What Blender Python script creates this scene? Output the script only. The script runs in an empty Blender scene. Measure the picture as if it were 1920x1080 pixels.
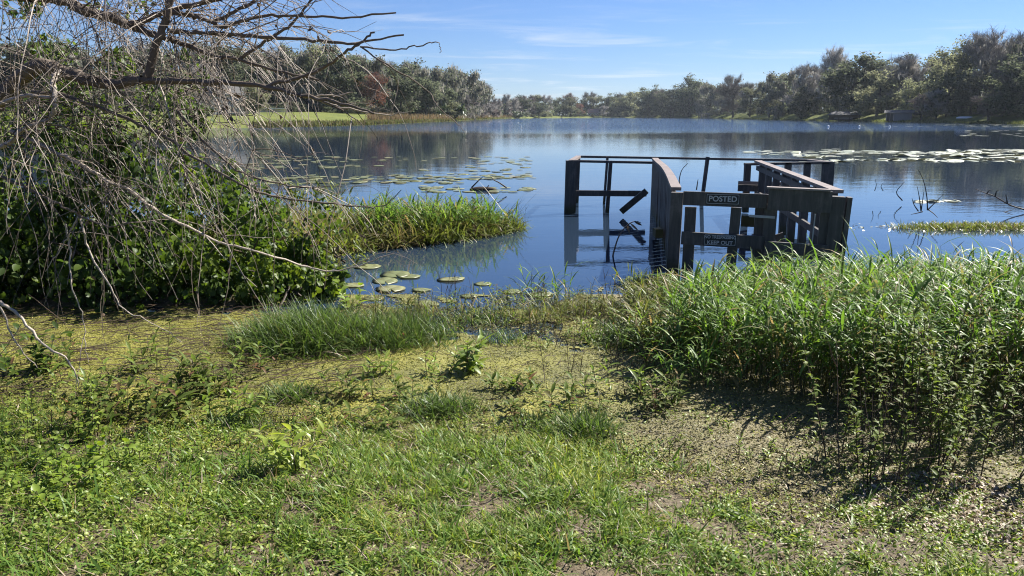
import bpy, math, random
import numpy as np
from mathutils import Vector
R = math.radians
random.seed(7)
rng = np.random.default_rng(11)
C = bpy.context.scene.collection
sc = bpy.context.scene

# ------------------------------------------------------------------ camera, sky, sun, exposure
CAM_H = 1.85
FPX, HORIZON = 1443.0, 216.0                   # focal length and horizon row in the photograph's pixels
PITCH = math.atan((540 - HORIZON) / FPX)
cam_d = bpy.data.cameras.new('camera'); cam = bpy.data.objects.new('camera', cam_d); C.objects.link(cam)
cam_d.sensor_width = 36; cam_d.lens = 36 * FPX / 1920; cam_d.clip_start = .05; cam_d.clip_end = 6000
cam.location = (0, 0, CAM_H); cam.rotation_euler = (math.pi / 2 - PITCH, 0, 0)
sc.camera = cam
SUN_AZ, SUN_EL = R(56), R(43)                  # azimuth measured from +Y towards +X
sun_dir = Vector((math.sin(SUN_AZ) * math.cos(SUN_EL), math.cos(SUN_AZ) * math.cos(SUN_EL), math.sin(SUN_EL)))
sd = bpy.data.lights.new('sun', 'SUN'); sd.energy = 5.0; sd.angle = R(.53); sd.color = (1, .955, .88)
so = bpy.data.objects.new('sun', sd); C.objects.link(so); so.rotation_euler = (-sun_dir).to_track_quat('-Z', 'Y').to_euler()
so.location = (20, 20, 40)
w = bpy.data.worlds.new('World'); sc.world = w; w.use_nodes = True
nt = w.node_tree; N, L = nt.nodes, nt.links
for n in list(N): N.remove(n)
out = N.new('ShaderNodeOutputWorld'); bg = N.new('ShaderNodeBackground'); sky = N.new('ShaderNodeTexSky')
sky.sky_type = 'NISHITA'; sky.sun_disc = False; sky.sun_elevation = SUN_EL; sky.sun_rotation = SUN_AZ
sky.altitude = 0; sky.air_density = 1.0; sky.dust_density = .0; sky.ozone_density = 6.0
bg.inputs['Strength'].default_value = .05
tc = N.new('ShaderNodeTexCoord'); sep = N.new('ShaderNodeSeparateXYZ'); L.new(tc.outputs['Generated'], sep.inputs[0])
def wmath(op, a, b=None, c=None):
    m = N.new('ShaderNodeMath'); m.operation = op
    for i, v in enumerate((a, b, c)):
        if v is None: continue
        if isinstance(v, (int, float)): m.inputs[i].default_value = v
        else: L.new(v, m.inputs[i])
    return m.outputs[0]
# thin high cloud: a flat layer seen in perspective, streaked along x
zc = wmath('MAXIMUM', sep.outputs[2], .02)
zz = wmath('ADD', zc, .05)
px_ = wmath('DIVIDE', sep.outputs[0], zz); py_ = wmath('DIVIDE', sep.outputs[1], zz)
cmb = N.new('ShaderNodeCombineXYZ'); L.new(wmath('MULTIPLY', px_, .55), cmb.inputs[0]); L.new(py_, cmb.inputs[1])
cn = N.new('ShaderNodeTexNoise'); cn.inputs['Scale'].default_value = 1.15; cn.inputs['Detail'].default_value = 7; cn.inputs['Roughness'].default_value = .58
cn.inputs['Distortion'].default_value = .6; L.new(cmb.outputs[0], cn.inputs['Vector'])
mr = N.new('ShaderNodeMapRange'); mr.interpolation_type = 'SMOOTHSTEP'; L.new(cn.outputs[0], mr.inputs[0])
mr.inputs[1].default_value = .49; mr.inputs[2].default_value = .80; mr.inputs[3].default_value = 0; mr.inputs[4].default_value = .62
lowfade = N.new('ShaderNodeMapRange'); L.new(sep.outputs[2], lowfade.inputs[0])
lowfade.inputs[1].default_value = .16; lowfade.inputs[2].default_value = .08; lowfade.inputs[3].default_value = .12; lowfade.inputs[4].default_value = 1
fac = wmath('MULTIPLY', wmath('MULTIPLY', mr.outputs[0], lowfade.outputs[0]), wmath('GREATER_THAN', sep.outputs[2], 0.0))
hs = N.new('ShaderNodeHueSaturation'); hs.inputs['Saturation'].default_value = 1.0; L.new(sky.outputs[0], hs.inputs['Color'])
tint_ = N.new('ShaderNodeMixRGB'); tint_.blend_type = 'MULTIPLY'; tint_.inputs[0].default_value = 1; L.new(hs.outputs[0], tint_.inputs[1]); tint_.inputs[2].default_value = (.585, .665, .885, 1)   # camera white balance that also dims the whole sky
mx = N.new('ShaderNodeMixRGB'); L.new(fac, mx.inputs[0]); L.new(tint_.outputs[0], mx.inputs[1]); mx.inputs[2].default_value = (6.6, 7.0, 7.4, 1)
L.new(mx.outputs[0], bg.inputs[0]); L.new(bg.outputs[0], out.inputs[0])
sc.view_settings.view_transform = 'Standard'; sc.view_settings.look = 'None'; sc.view_settings.gamma = 1
sc.view_settings.use_curve_mapping = False; sc.view_settings.exposure = 1.5
sc.cycles.max_bounces = 6; sc.cycles.diffuse_bounces = 3; sc.cycles.glossy_bounces = 3; sc.cycles.transmission_bounces = 3
sc.cycles.transparent_max_bounces = 4; sc.cycles.sample_clamp_indirect = 6; sc.cycles.caustics_reflective = False; sc.cycles.caustics_refractive = False
sc.cycles.filter_width = 1.1; sc.cycles.use_denoising = True; sc.cycles.denoising_prefilter = 'NONE'; sc.cycles.use_adaptive_sampling = False

# ------------------------------------------------------------------ pixel <-> place helpers (surveying only)
def ray(px, py):
    x = (px - 960) / FPX; u = -(py - 540) / FPX
    return np.array([x, math.cos(PITCH) + math.sin(PITCH) * u, -math.sin(PITCH) + math.cos(PITCH) * u])
def G(px, py, z=0.0):
    r = ray(px, py); t = (z - CAM_H) / r[2]
    return np.array([r[0] * t, r[1] * t, z])
def D(px, py, y):
    r = ray(px, py); t = y / r[1]
    return np.array([r[0] * t, y, CAM_H + r[2] * t])

# ------------------------------------------------------------------ object helpers
def tag(o, label=None, cat=None, group=None, kind=None):
    for k, v in (('label', label), ('category', cat), ('group', group), ('kind', kind)):
        if v: o[k] = v
    return o
def thing(name, label, cat, loc=(0, 0, 0), rz=0, group=None):
    o = bpy.data.objects.new(name, None); C.objects.link(o); o.location = loc; o.rotation_euler = (0, 0, rz)
    o.empty_display_size = .1
    return tag(o, label, cat, group)
def mesh_np(name, V, Q, tint=None):
    V = np.asarray(V, np.float32).reshape(-1, 3); Q = np.asarray(Q, np.int32)
    k = Q.shape[1]
    me = bpy.data.meshes.new(name)
    me.vertices.add(len(V)); me.vertices.foreach_set('co', V.ravel())
    me.loops.add(Q.size); me.loops.foreach_set('vertex_index', Q.ravel())
    me.polygons.add(len(Q)); me.polygons.foreach_set('loop_start', np.arange(0, Q.size, k, dtype=np.int32))
    me.update(calc_edges=True)
    if tint is not None:
        a = me.attributes.new('tint', 'FLOAT', 'POINT'); a.data.foreach_set('value', np.asarray(tint, np.float32))
    return me
LOOSE = {'crown', 'twigs', 'limbs', 'leaves', 'blades', 'dead_blades', 'foliage', 'hanging_moss', 'stems', 'fronds', 'floating_leaves', 'withered_leaves', 'grass'}   # too fine to pick apart
class Acc:
    """collects grids of vertices (strips, tubes) and makes them ONE mesh object"""
    def __init__(s): s.V, s.Q, s.T, s.n, s.flat = [], [], [], 0, False
    def grid(s, V, tint=None):
        V = np.asarray(V, float)
        if V.ndim == 3: V = V[None]
        n, r, c, _ = V.shape
        if n == 0: return s
        i = np.arange(r - 1)[:, None] * c + np.arange(c - 1)[None, :]
        q = np.stack([i, i + 1, i + c + 1, i + c], -1).reshape(-1, 4)
        q = (q[None] + (np.arange(n) * r * c)[:, None, None]).reshape(-1, 4) + s.n
        s.V.append(V.reshape(-1, 3)); s.Q.append(q)
        if tint is None: tint = rng.random(n)
        s.T.append(np.repeat(np.broadcast_to(np.asarray(tint, float), (n,)), r * c)); s.n += n * r * c
        return s
    def quads(s, V, Q, tint=.5):
        s.flat = True; V = np.asarray(V, float).reshape(-1, 3); s.V.append(V); s.Q.append(np.asarray(Q) + s.n); s.T.append(np.full(len(V), tint)); s.n += len(V)
        return s
    def box(s, p0, p1, w, h, up=(0, 0, 1), tint=.5, top=None):
        p0, p1, up = (np.asarray(a, float) for a in (p0, p1, up))
        ax = p1 - p0; ax = ax / np.linalg.norm(ax)
        sd_ = np.cross(ax, up); sd_ /= np.linalg.norm(sd_); u = np.cross(sd_, ax)
        vs = []
        for p in (p0, p1):
            for a, b in ((-1, -1), (1, -1), (1, 1), (-1, 1)): vs.append(p + sd_ * a * w / 2 + u * b * h / 2)
        return s.quads(vs, [(0, 1, 2, 3), (7, 6, 5, 4), (0, 4, 5, 1), (1, 5, 6, 2), (2, 6, 7, 3), (3, 7, 4, 0)], tint)
    def build(s, name, mat, parent=None, link=True):
        me = mesh_np(name, np.concatenate(s.V), np.concatenate(s.Q), np.concatenate(s.T))
        me.materials.append(mat)
        if s.flat: me.shade_flat()
        o = bpy.data.objects.new(name, me)
        if name in LOOSE: o['kind'] = 'stuff'
        if link: C.objects.link(o)
        if parent is not None: o.parent = parent
        return o
def new_obj(name, me, mat=None, parent=None):
    if mat is not None and not me.materials: me.materials.append(mat)
    o = bpy.data.objects.new(name, me); C.objects.link(o)
    if parent is not None: o.parent = parent
    return o
def copy_tree(root, loc=None, rz=None, scale=None, label=None, group=None, name=None):
    r = root.copy(); C.objects.link(r)
    if loc is not None: r.location = loc
    if rz is not None: r.rotation_euler = (0, 0, rz)
    if scale is not None: r.scale = scale if hasattr(scale, '__len__') else (scale,) * 3
    if label: r['label'] = label
    if group: r['group'] = group
    for ch in list(root.children):
        c = ch.copy(); C.objects.link(c); c.parent = r
        for g in list(ch.children):
            d = g.copy(); C.objects.link(d); d.parent = c
    return r
def nrm(v): return v / np.maximum(np.linalg.norm(v, axis=-1, keepdims=True), 1e-9)
def rdir(n, el_lo=-90, el_hi=90):
    a = rng.uniform(0, 2 * np.pi, n); s = rng.uniform(math.sin(R(el_lo)), math.sin(R(el_hi)), n); c = np.sqrt(1 - s * s)
    return np.stack([c * np.cos(a), c * np.sin(a), s], -1)
PROF = dict(blade=(.8, 1, .85, .55, .06), leaf=(.12, .85, 1, .62, .05), lance=(.25, .9, 1, .65, .04), heart=(.55, 1, .95, .6, .04), round=(.5, .95, 1, .8, .3), card=(.7, 1, .6))
def strips(P, A, Nn, Ln, W, prof='leaf', bend=0., fold=0.):
    """ribbons that start at P along A, bending away from Nn; fold lifts the two edges"""
    P = np.asarray(P, float); n = len(P)
    A = nrm(np.broadcast_to(A, (n, 3))); Nn = np.broadcast_to(Nn, (n, 3)); S = nrm(np.cross(A, Nn)); Nn = np.cross(S, A)
    Ln = np.broadcast_to(Ln, (n,)); W = np.broadcast_to(W, (n,)); bend = np.broadcast_to(bend, (n,))
    pr = np.array(PROF[prof]); r = len(pr); t = np.linspace(0, 1, r)
    # arc: angle grows along the strip
    ang = bend[:, None] * t[None]
    ds = np.full(r, 1 / (r - 1)); ds[0] = 0
    x = np.cumsum(np.cos(ang - bend[:, None] * .5 / (r - 1)) * ds, 1); z = np.cumsum(-np.sin(ang - bend[:, None] * .5 / (r - 1)) * ds, 1)
    cen = P[:, None] + Ln[:, None, None] * (A[:, None] * x[..., None] + Nn[:, None] * z[..., None])
    hw = (W[:, None] * pr[None] / 2)[..., None]
    Lf = cen - S[:, None] * hw; Rt = cen + S[:, None] * hw
    if fold:
        up = Nn[:, None] * hw * fold
        return np.stack([Lf + up, cen, Rt + up], 2)
    return np.stack([Lf, Rt], 2)
def tubes(P, Rad, sides=4):
    P = np.asarray(P, float)
    if P.ndim == 2: P = P[None]
    n, k, _ = P.shape; Rad = np.broadcast_to(Rad, (n, k))
    T = np.gradient(P, axis=1); T = nrm(T)
    ref = np.where(np.abs(nrm(P[:, -1] - P[:, 0])[:, 2:3]) > .8, np.array([[1., 0, 0]]), np.array([[0, 0, 1.]]))[:, None]
    S = nrm(np.cross(T, np.broadcast_to(ref, T.shape))); U = np.cross(S, T)
    a = np.linspace(0, 2 * np.pi, sides + 1)
    return P[:, :, None] + Rad[..., None, None] * (S[:, :, None] * np.cos(a)[None, None, :, None] + U[:, :, None] * np.sin(a)[None, None, :, None])
def march(P, Dn, Ln, k, grav, wob):
    """polylines of k points that start at P along Dn, sag by grav and wobble"""
    n = len(P); Ln = np.broadcast_to(Ln, (n,)); grav = np.broadcast_to(grav, (n,))
    d = nrm(np.asarray(Dn, float)); p = np.asarray(P, float); o = [p]
    for _ in range(k - 1):
        d = nrm(d + rng.normal(0, wob, (n, 3)) + np.stack([0 * grav, 0 * grav, -grav], -1))
        p = p + d * (Ln / (k - 1))[:, None]; o.append(p)
    return np.stack(o, 1)
def smooth_line(pts, k=4):
    """Catmull-Rom through the points"""
    p = np.asarray(pts, float); q = np.vstack([2 * p[0] - p[1], p, 2 * p[-1] - p[-2]]); o = []
    for i in range(len(p) - 1):
        a, b, c, d = q[i:i + 4]
        for t in np.arange(k) / k:
            o.append(.5 * (2 * b + (c - a) * t + (2 * a - 5 * b + 4 * c - d) * t * t + (3 * b - a - 3 * c + d) * t ** 3))
    o.append(p[-1]); return np.array(o)
_lat = np.random.default_rng(5).random((256, 256))
def vn(x, y, s=1.0, seed=0):
    x = np.asarray(x, float) / s + seed * 17.3; y = np.asarray(y, float) / s + seed * 9.1
    i = np.floor(x).astype(int); j = np.floor(y).astype(int); f = x - i; g = y - j
    f = f * f * (3 - 2 * f); g = g * g * (3 - 2 * g); a = lambda u, v: _lat[u % 256, v % 256]
    return (a(i, j) * (1 - f) + a(i + 1, j) * f) * (1 - g) + (a(i, j + 1) * (1 - f) + a(i + 1, j + 1) * f) * g
def fbm(x, y, s=1., seed=0): return .55 * vn(x, y, s, seed) + .3 * vn(x, y, s / 2.3, seed + 1) + .15 * vn(x, y, s / 5.1, seed + 2)
def inpoly(x, y, poly):
    r = np.zeros(len(x), bool); m = len(poly)
    for i in range(m):
        (x0, y0), (x1, y1) = poly[i], poly[(i + 1) % m]
        c = ((y0 > y) != (y1 > y)) & (x < (x1 - x0) * (y - y0) / (y1 - y0 + 1e-12) + x0); r ^= c
    return r
def scatter(poly, n, dens=None):
    poly = np.asarray(poly, float)[:, :2]; lo, hi = poly.min(0), poly.max(0); X = np.empty((0, 2))
    while len(X) < n:
        p = rng.uniform(lo, hi, (n * 2, 2)); p = p[inpoly(p[:, 0], p[:, 1], poly)]
        if dens is not None: p = p[rng.random(len(p)) < dens(p[:, 0], p[:, 1])]
        X = np.vstack([X, p])
    return X[:n]

# ------------------------------------------------------------------ materials
def mat_new(name):
    m = bpy.data.materials.new(name); m.use_nodes = True; t = m.node_tree
    for n in list(t.nodes): t.nodes.remove(n)
    o = t.nodes.new('ShaderNodeOutputMaterial'); return m, t, o
def ramp(t, cols, fac, mode='LINEAR'):
    r = t.nodes.new('ShaderNodeValToRGB'); e = r.color_ramp.elements; r.color_ramp.interpolation = mode
    while len(e) < len(cols): e.new(.5)
    for i, c in enumerate(cols):
        p, c = (c if len(c) == 2 else (i / max(len(cols) - 1, 1), c)); e[i].position = p; e[i].color = (*c, 1)
    t.links.new(fac, r.inputs[0]); return r.outputs[0]
def noise(t, scale, detail=4, rough=.5, vec=None, dist=0):
    n = t.nodes.new('ShaderNodeTexNoise'); n.inputs['Scale'].default_value = scale; n.inputs['Detail'].default_value = detail
    n.inputs['Roughness'].default_value = rough; n.inputs['Distortion'].default_value = dist
    if vec is not None: t.links.new(vec, n.inputs['Vector'])
    return n.outputs[0]
def objco(t, scale=None):
    c = t.nodes.new('ShaderNodeTexCoord')
    if scale is None: return c.outputs['Object']
    m = t.nodes.new('ShaderNodeMapping'); m.inputs['Scale'].default_value = scale; t.links.new(c.outputs['Object'], m.inputs[0]); return m.outputs[0]
def leaf_mat(name, cols, trans=.35, rough=.45, spec=.35, mul=1.0, vary=0., sat=1.0):
    lum = lambda c: .3 * c[0] + .6 * c[1] + .1 * c[2]
    cols = [tuple(lum(c) + (v - lum(c)) * sat for v in c) for c in cols]
    cols = [tuple(min(v * mul, .8) for v in c) for c in cols]
    m, t, o = mat_new(name)
    at = t.nodes.new('ShaderNodeAttribute'); at.attribute_name = 'tint'
    c = ramp(t, cols, at.outputs['Fac'])
    if vary:                                            # every plant has its own shade
        oi = t.nodes.new('ShaderNodeObjectInfo'); mrn = t.nodes.new('ShaderNodeMapRange'); t.links.new(oi.outputs['Random'], mrn.inputs[0]); mrn.inputs[3].default_value = 1 - vary; mrn.inputs[4].default_value = 1 + vary
        hv_ = t.nodes.new('ShaderNodeHueSaturation'); t.links.new(c, hv_.inputs['Color']); t.links.new(mrn.outputs[0], hv_.inputs['Value']); c = hv_.outputs[0]
    p = t.nodes.new('ShaderNodeBsdfPrincipled'); t.links.new(c, p.inputs['Base Color']); p.inputs['Roughness'].default_value = rough
    p.inputs['Specular IOR Level'].default_value = spec
    if trans > 0:
        h = t.nodes.new('ShaderNodeHueSaturation'); h.inputs['Hue'].default_value = .497; h.inputs['Saturation'].default_value = 1.12; h.inputs['Value'].default_value = 1.5
        t.links.new(c, h.inputs['Color'])
        tr = t.nodes.new('ShaderNodeBsdfTranslucent'); t.links.new(h.outputs[0], tr.inputs[0])
        mx = t.nodes.new('ShaderNodeMixShader'); mx.inputs[0].default_value = trans
        t.links.new(p.outputs[0], mx.inputs[1]); t.links.new(tr.outputs[0], mx.inputs[2]); t.links.new(mx.outputs[0], o.inputs[0])
    else: t.links.new(p.outputs[0], o.inputs[0])
    return m
def solid_mat(name, cols, scale=6, rough=.7, spec=.3, stretch=None, bump=.0, detail=6, bscale=None):
    m, t, o = mat_new(name); v = objco(t, stretch)
    c = ramp(t, cols, noise(t, scale, detail, .6, v))
    p = t.nodes.new('ShaderNodeBsdfPrincipled'); t.links.new(c, p.inputs['Base Color']); p.inputs['Roughness'].default_value = rough
    p.inputs['Specular IOR Level'].default_value = spec
    if bump:
        b = t.nodes.new('ShaderNodeBump'); b.inputs['Strength'].default_value = bump; b.inputs['Distance'].default_value = .01
        t.links.new(noise(t, bscale or scale * 3, 5, .6, v), b.inputs['Height']); t.links.new(b.outputs[0], p.inputs['Normal'])
    t.links.new(p.outputs[0], o.inputs[0]); return m
M = {}
M['grass'] = leaf_mat('grass_blades', [(.19, .14, .065), (.06, .10, .018), (.088, .14, .022), (.125, .178, .03), (.20, .21, .045)], .42, .48, .28, mul=1.38)
M['tuft'] = leaf_mat('tuft_blades', [(.15, .13, .05), (.055, .09, .022), (.075, .12, .026), (.10, .145, .034)], .40, .46, .3, mul=1.15)
M['reed'] = leaf_mat('reed_leaves', [(.24, .18, .08), (.065, .118, .024), (.085, .15, .028), (.11, .185, .034), (.15, .215, .045)], .42, .45, .25, mul=1.12)
M['reed_stem'] = leaf_mat('reed_stems', [(.10, .07, .04), (.08, .08, .03), (.10, .11, .04)], 0, .5, .3)
M['spit'] = leaf_mat('marsh_blades', [(.22, .17, .085), (.14, .125, .045), (.10, .12, .028), (.12, .155, .03), (.155, .18, .038)], .38, .46, .3, mul=1.05)
M['broad'] = leaf_mat('broad_leaves', [(.075, .11, .022), (.10, .145, .026), (.14, .19, .034), (.20, .23, .05)], .42, .42, .32, mul=1.32)
M['vine'] = leaf_mat('vine_leaves', [(.045, .075, .018), (.06, .10, .02), (.09, .14, .024), (.15, .20, .032)], .42, .46, .22, mul=.82)
M['lime'] = leaf_mat('lime_leaves', [(.13, .19, .03), (.17, .23, .035), (.22, .25, .05)], .42, .4, .4, mul=1.20)
M['weed'] = leaf_mat('weed_leaves', [(.13, .075, .04), (.075, .105, .026), (.105, .145, .03), (.15, .18, .045)], .42, .5, .15, mul=1.15)
M['litter'] = leaf_mat('dead_leaves', [(.05, .032, .02), (.11, .075, .045), (.21, .155, .10), (.40, .32, .24)], .1, .55, .35)
M['duck'] = leaf_mat('duckweed_fronds', [(.05, .05, .016), (.13, .14, .028), (.22, .22, .04), (.31, .29, .065)], .2, .5, .18)
M['duck_dry'] = leaf_mat('dry_duckweed_fronds', [(.055, .05, .02), (.12, .11, .04), (.18, .16, .065), (.28, .24, .12)], .15, .5, .18)
M['pad'] = leaf_mat('lily_pads', [(.14, .16, .06), (.17, .19, .08), (.21, .22, .10), (.25, .22, .11)], .1, .45, .4)
def mottle(m, scale, dark):
    t = m.node_tree; p = next(n for n in t.nodes if n.type == 'BSDF_PRINCIPLED'); src = p.inputs['Base Color'].links[0].from_socket
    f = ramp(t, [(.36, dark), (.55, (1, 1, 1))], noise(t, scale, 5, .65, objco(t))); mx = t.nodes.new('ShaderNodeMixRGB'); mx.blend_type = 'MULTIPLY'; mx.inputs[0].default_value = 1
    t.links.new(src, mx.inputs[1]); t.links.new(f, mx.inputs[2]); t.links.new(mx.outputs[0], p.inputs['Base Color'])
mottle(M['pad'], 2.2, (.50, .42, .28))
M['pad_glare'] = leaf_mat('glare_lily_pads', [(.26, .28, .16), (.36, .37, .24), (.46, .45, .32)], .05, .35, 1.0)  # paler base colour paints the sun glare onto these pads
M['twig'] = leaf_mat('bare_twigs', [(.05, .036, .028), (.09, .07, .055), (.15, .12, .095), (.27, .225, .18)], 0, .55, .35)
M['dark_twig'] = leaf_mat('dark_twigs', [(.025, .018, .013), (.05, .035, .025), (.08, .055, .035)], 0, .6, .25)
M['bark'] = solid_mat('bark', [(.075, .056, .044), (.14, .112, .088), (.22, .18, .145)], 14, .8, .2, (1, 1, .4), .6)
M['dead_wood'] = solid_mat('bleached_wood', [(.22, .18, .14), (.36, .30, .24), (.46, .40, .33)], 18, .6, .3, (1, 1, .4), .4)

# ------------------------------------------------------------------ terrain
def shore_y(x): return np.interp(x, [-9, -4, -2.2, -.8, .2, .8, 1.3, 2.2, 3, 9], [5.6, 5.0, 4.45, 4.35, 4.3, 3.95, 3.65, 3.5, 3.3, 3.2])
def ground_z(x, y):
    x = np.asarray(x, float); y = np.asarray(y, float)
    s = shore_y(x) - y + (vn(x, y, .7, 3) - .5) * .45
    z = np.where(s > 0, .25 * (1 - np.exp(-np.maximum(s, 0) * .6)), np.maximum(.09 * s, -1.2))
    z = z + np.where(s > -.3, (vn(x, y, .35, 4) - .5) * .03, 0)
    b = np.exp(-(np.maximum(np.abs(x + 5.2) - 2.4, 0) / .6) ** 2 - (np.maximum(np.abs(y - 8.9) - 1.2, 0) / .5) ** 2)
    return np.maximum(z, .12 * b + z * (1 - b))
def hit(px, py, lift=0.):
    z = 0.
    for _ in range(12):
        g = G(px, py, z + lift); z = float(ground_z(g[0], g[1])); z = max(z, 0.)
    return np.array([g[0], g[1], z])
def axis(lo, hi, a, b, d, grow=1.25):
    v = list(np.arange(a, b + d / 2, d)); s = d
    while v[-1] < hi: s *= grow; v.append(min(v[-1] + s, hi))
    s = d
    while v[0] > lo: s *= grow; v.insert(0, max(v[0] - s, lo))
    return np.array(v)
def sheet(name, xs, ys, zf, mat):
    X, Y = np.meshgrid(xs, ys); Z = zf(X, Y)
    a = Acc().grid(np.stack([X, Y, Z], -1)); return a.build(name, mat)
gm, t, o = mat_new('lawn_soil')
v = objco(t)
c1 = ramp(t, [(.30, (.05, .038, .02)), (.5, (.10, .08, .035)), (.66, (.19, .14, .075)), (.82, (.36, .27, .17))], noise(t, 3.2, 9, .68, v))
c2 = ramp(t, [(.35, (.05, .04, .018)), (.7, (.23, .165, .095))], noise(t, 55, 6, .7, v))
mxn = t.nodes.new('ShaderNodeMixRGB'); mxn.blend_type = 'MIX'; mxn.inputs[0].default_value = .5; t.links.new(c1, mxn.inputs[1]); t.links.new(c2, mxn.inputs[2])
p = t.nodes.new('ShaderNodeBsdfPrincipled'); t.links.new(mxn.outputs[0], p.inputs['Base Color']); p.inputs['Roughness'].default_value = .75
b = t.nodes.new('ShaderNodeBump'); b.inputs['Strength'].default_value = .9; b.inputs['Distance'].default_value = .02
t.links.new(noise(t, 60, 6, .7, v), b.inputs['Height']); t.links.new(b.outputs[0], p.inputs['Normal']); t.links.new(p.outputs[0], o.inputs[0])
tag(sheet('ground', axis(-900, 900, -5, 5, .08), axis(-600, 15, 1.2, 10, .08), ground_z, gm), kind='structure')

# the lake
wm, t, o = mat_new('lake_water')
p = t.nodes.new('ShaderNodeBsdfPrincipled'); p.inputs['Base Color'].default_value = (.018, .032, .055, 1); p.inputs['Roughness'].default_value = .025
p.inputs['IOR'].default_value = 1.48
geo = t.nodes.new('ShaderNodeNewGeometry'); sp = t.nodes.new('ShaderNodeSeparateXYZ'); t.links.new(geo.outputs['Position'], sp.inputs[0])
def tm(op, a, b=None):
    m = t.nodes.new('ShaderNodeMath'); m.operation = op
    for i, v in enumerate((a, b)):
        if v is None: continue
        if isinstance(v, (int, float)): m.inputs[i].default_value = v
        else: t.links.new(v, m.inputs[i])
    return m.outputs[0]
def tmap(v, a, b, c, d, smooth=True):
    r = t.nodes.new('ShaderNodeMapRange'); t.links.new(v, r.inputs[0])
    if smooth: r.interpolation_type = 'SMOOTHSTEP'
    for i, q in enumerate((a, b, c, d)): r.inputs[i + 1].default_value = q
    return r.outputs[0]
pos = geo.outputs['Position']
mp = t.nodes.new('ShaderNodeMapping'); t.links.new(pos, mp.inputs[0]); mp.inputs['Rotation'].default_value = (0, 0, R(12)); mp.inputs['Scale'].default_value = (.55, 1, 1)
n1 = noise(t, 5.5, 3, .55, mp.outputs[0], .4)         # small ripples
n2 = noise(t, 1.1, 2, .5, mp.outputs[0], .3)          # slow swell
band = noise(t, .035, 3, .5, mp.outputs[0], .5)       # where the breeze touches down
far = tmap(sp.outputs[1], 75, 130, 0, 1)
puff = tmap(band, .47, .66, 0, 1)
amp = tm('ADD', tm('ADD', .0010, tm('MULTIPLY', puff, .0026)), tm('MULTIPLY', far, .05))
hgt = tm('ADD', tm('MULTIPLY', n1, amp), tm('MULTIPLY', n2, tm('ADD', .003, tm('MULTIPLY', far, .13))))
b = t.nodes.new('ShaderNodeBump'); b.inputs['Strength'].default_value = 1; b.inputs['Distance'].default_value = 1.0
t.links.new(hgt, b.inputs['Height']); t.links.new(b.outputs[0], p.inputs['Normal']); t.links.new(p.outputs[0], o.inputs[0])
wv = [(-2500, 1.5, 0), (2500, 1.5, 0), (2500, 2500, 0), (-2500, 2500, 0)]
wo = new_obj('lake_water', mesh_np('lake_water', wv, [(0, 1, 2, 3)]), wm); tag(wo, kind='structure')

# land beyond the lake, its shoreline surveyed from the photograph
SH = [(-1600, 272), (-900, 262), (0, 246), (300, 243), (480, 240), (600, 237.5), (700, 234.5), (780, 230.5), (850, 227.5), (900, 224.3), (950, 222.2), (1000, 221.0), (1100, 220.4), (1200, 220.4),
      (1300, 221.2), (1400, 223.2), (1500, 225.6), (1600, 227.6), (1700, 229.2), (1800, 230.7), (1920, 233), (2300, 240), (3000, 252), (4200, 275)]
sh_p = np.array([G(a, b_) for a, b_ in SH]); sh_th = np.arctan2(sh_p[:, 0], sh_p[:, 1]); sh_d = np.hypot(sh_p[:, 0], sh_p[:, 1])
def shore_d(th): return np.interp(th, sh_th, sh_d)
def far_z(th, s):
    top = np.interp(th, [-.7, -.25, -.1, .05, .2, .4, .7], [3.0, 3.0, 1.6, 1.8, 2.6, 4.2, 4.5]); k = np.interp(th, [-.3, -.1, .1, .5], [34, 22, 30, 30])
    return -.25 + (top + .25) * (1 - np.exp(-np.maximum(s, 0) / k)) + np.minimum(s, 0) * .1
def th_of(px): r = ray(px, 250); return math.atan2(r[0], r[1])
def far_pt(px, s):
    th = th_of(px); d = float(shore_d(th)) + s
    return np.array([math.sin(th) * d, math.cos(th) * d, max(float(far_z(th, s)), 0)])
fm, t, o = mat_new('far_lawn')
v = objco(t)
c1 = ramp(t, [(.3, (.07, .085, .025)), (.5, (.12, .14, .035)), (.7, (.16, .16, .05)), (.85, (.17, .14, .07))], noise(t, .06, 8, .65, v))
p = t.nodes.new('ShaderNodeBsdfPrincipled'); t.links.new(c1, p.inputs['Base Color']); p.inputs['Roughness'].default_value = .8; p.inputs['Specular IOR Level'].default_value = .1
b = t.nodes.new('ShaderNodeBump'); b.inputs['Strength'].default_value = .8; b.inputs['Distance'].default_value = .3; t.links.new(noise(t, 1.2, 5, .7, v), b.inputs['Height']); t.links.new(b.outputs[0], p.inputs['Normal'])
t.links.new(p.outputs[0], o.inputs[0])
ths = np.linspace(sh_th[0], sh_th[-1], 300); ss = np.array([-6, -2, 0, 1.5, 4, 8, 14, 22, 32, 45, 60, 90, 150, 300, 600, 1500, 3500.])
TH, S_ = np.meshgrid(ths, ss); Dd = shore_d(TH) + S_ + (vn(TH * 160, S_ * 0, 1, 2) - .5) * np.clip(shore_d(TH) * .012, 0, 3) * (S_ < 40)
tag(Acc().grid(np.stack([np.sin(TH) * Dd, np.cos(TH) * Dd, far_z(TH, S_)], -1)).build('shore_land', fm), kind='structure')

exec_order = []
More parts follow.
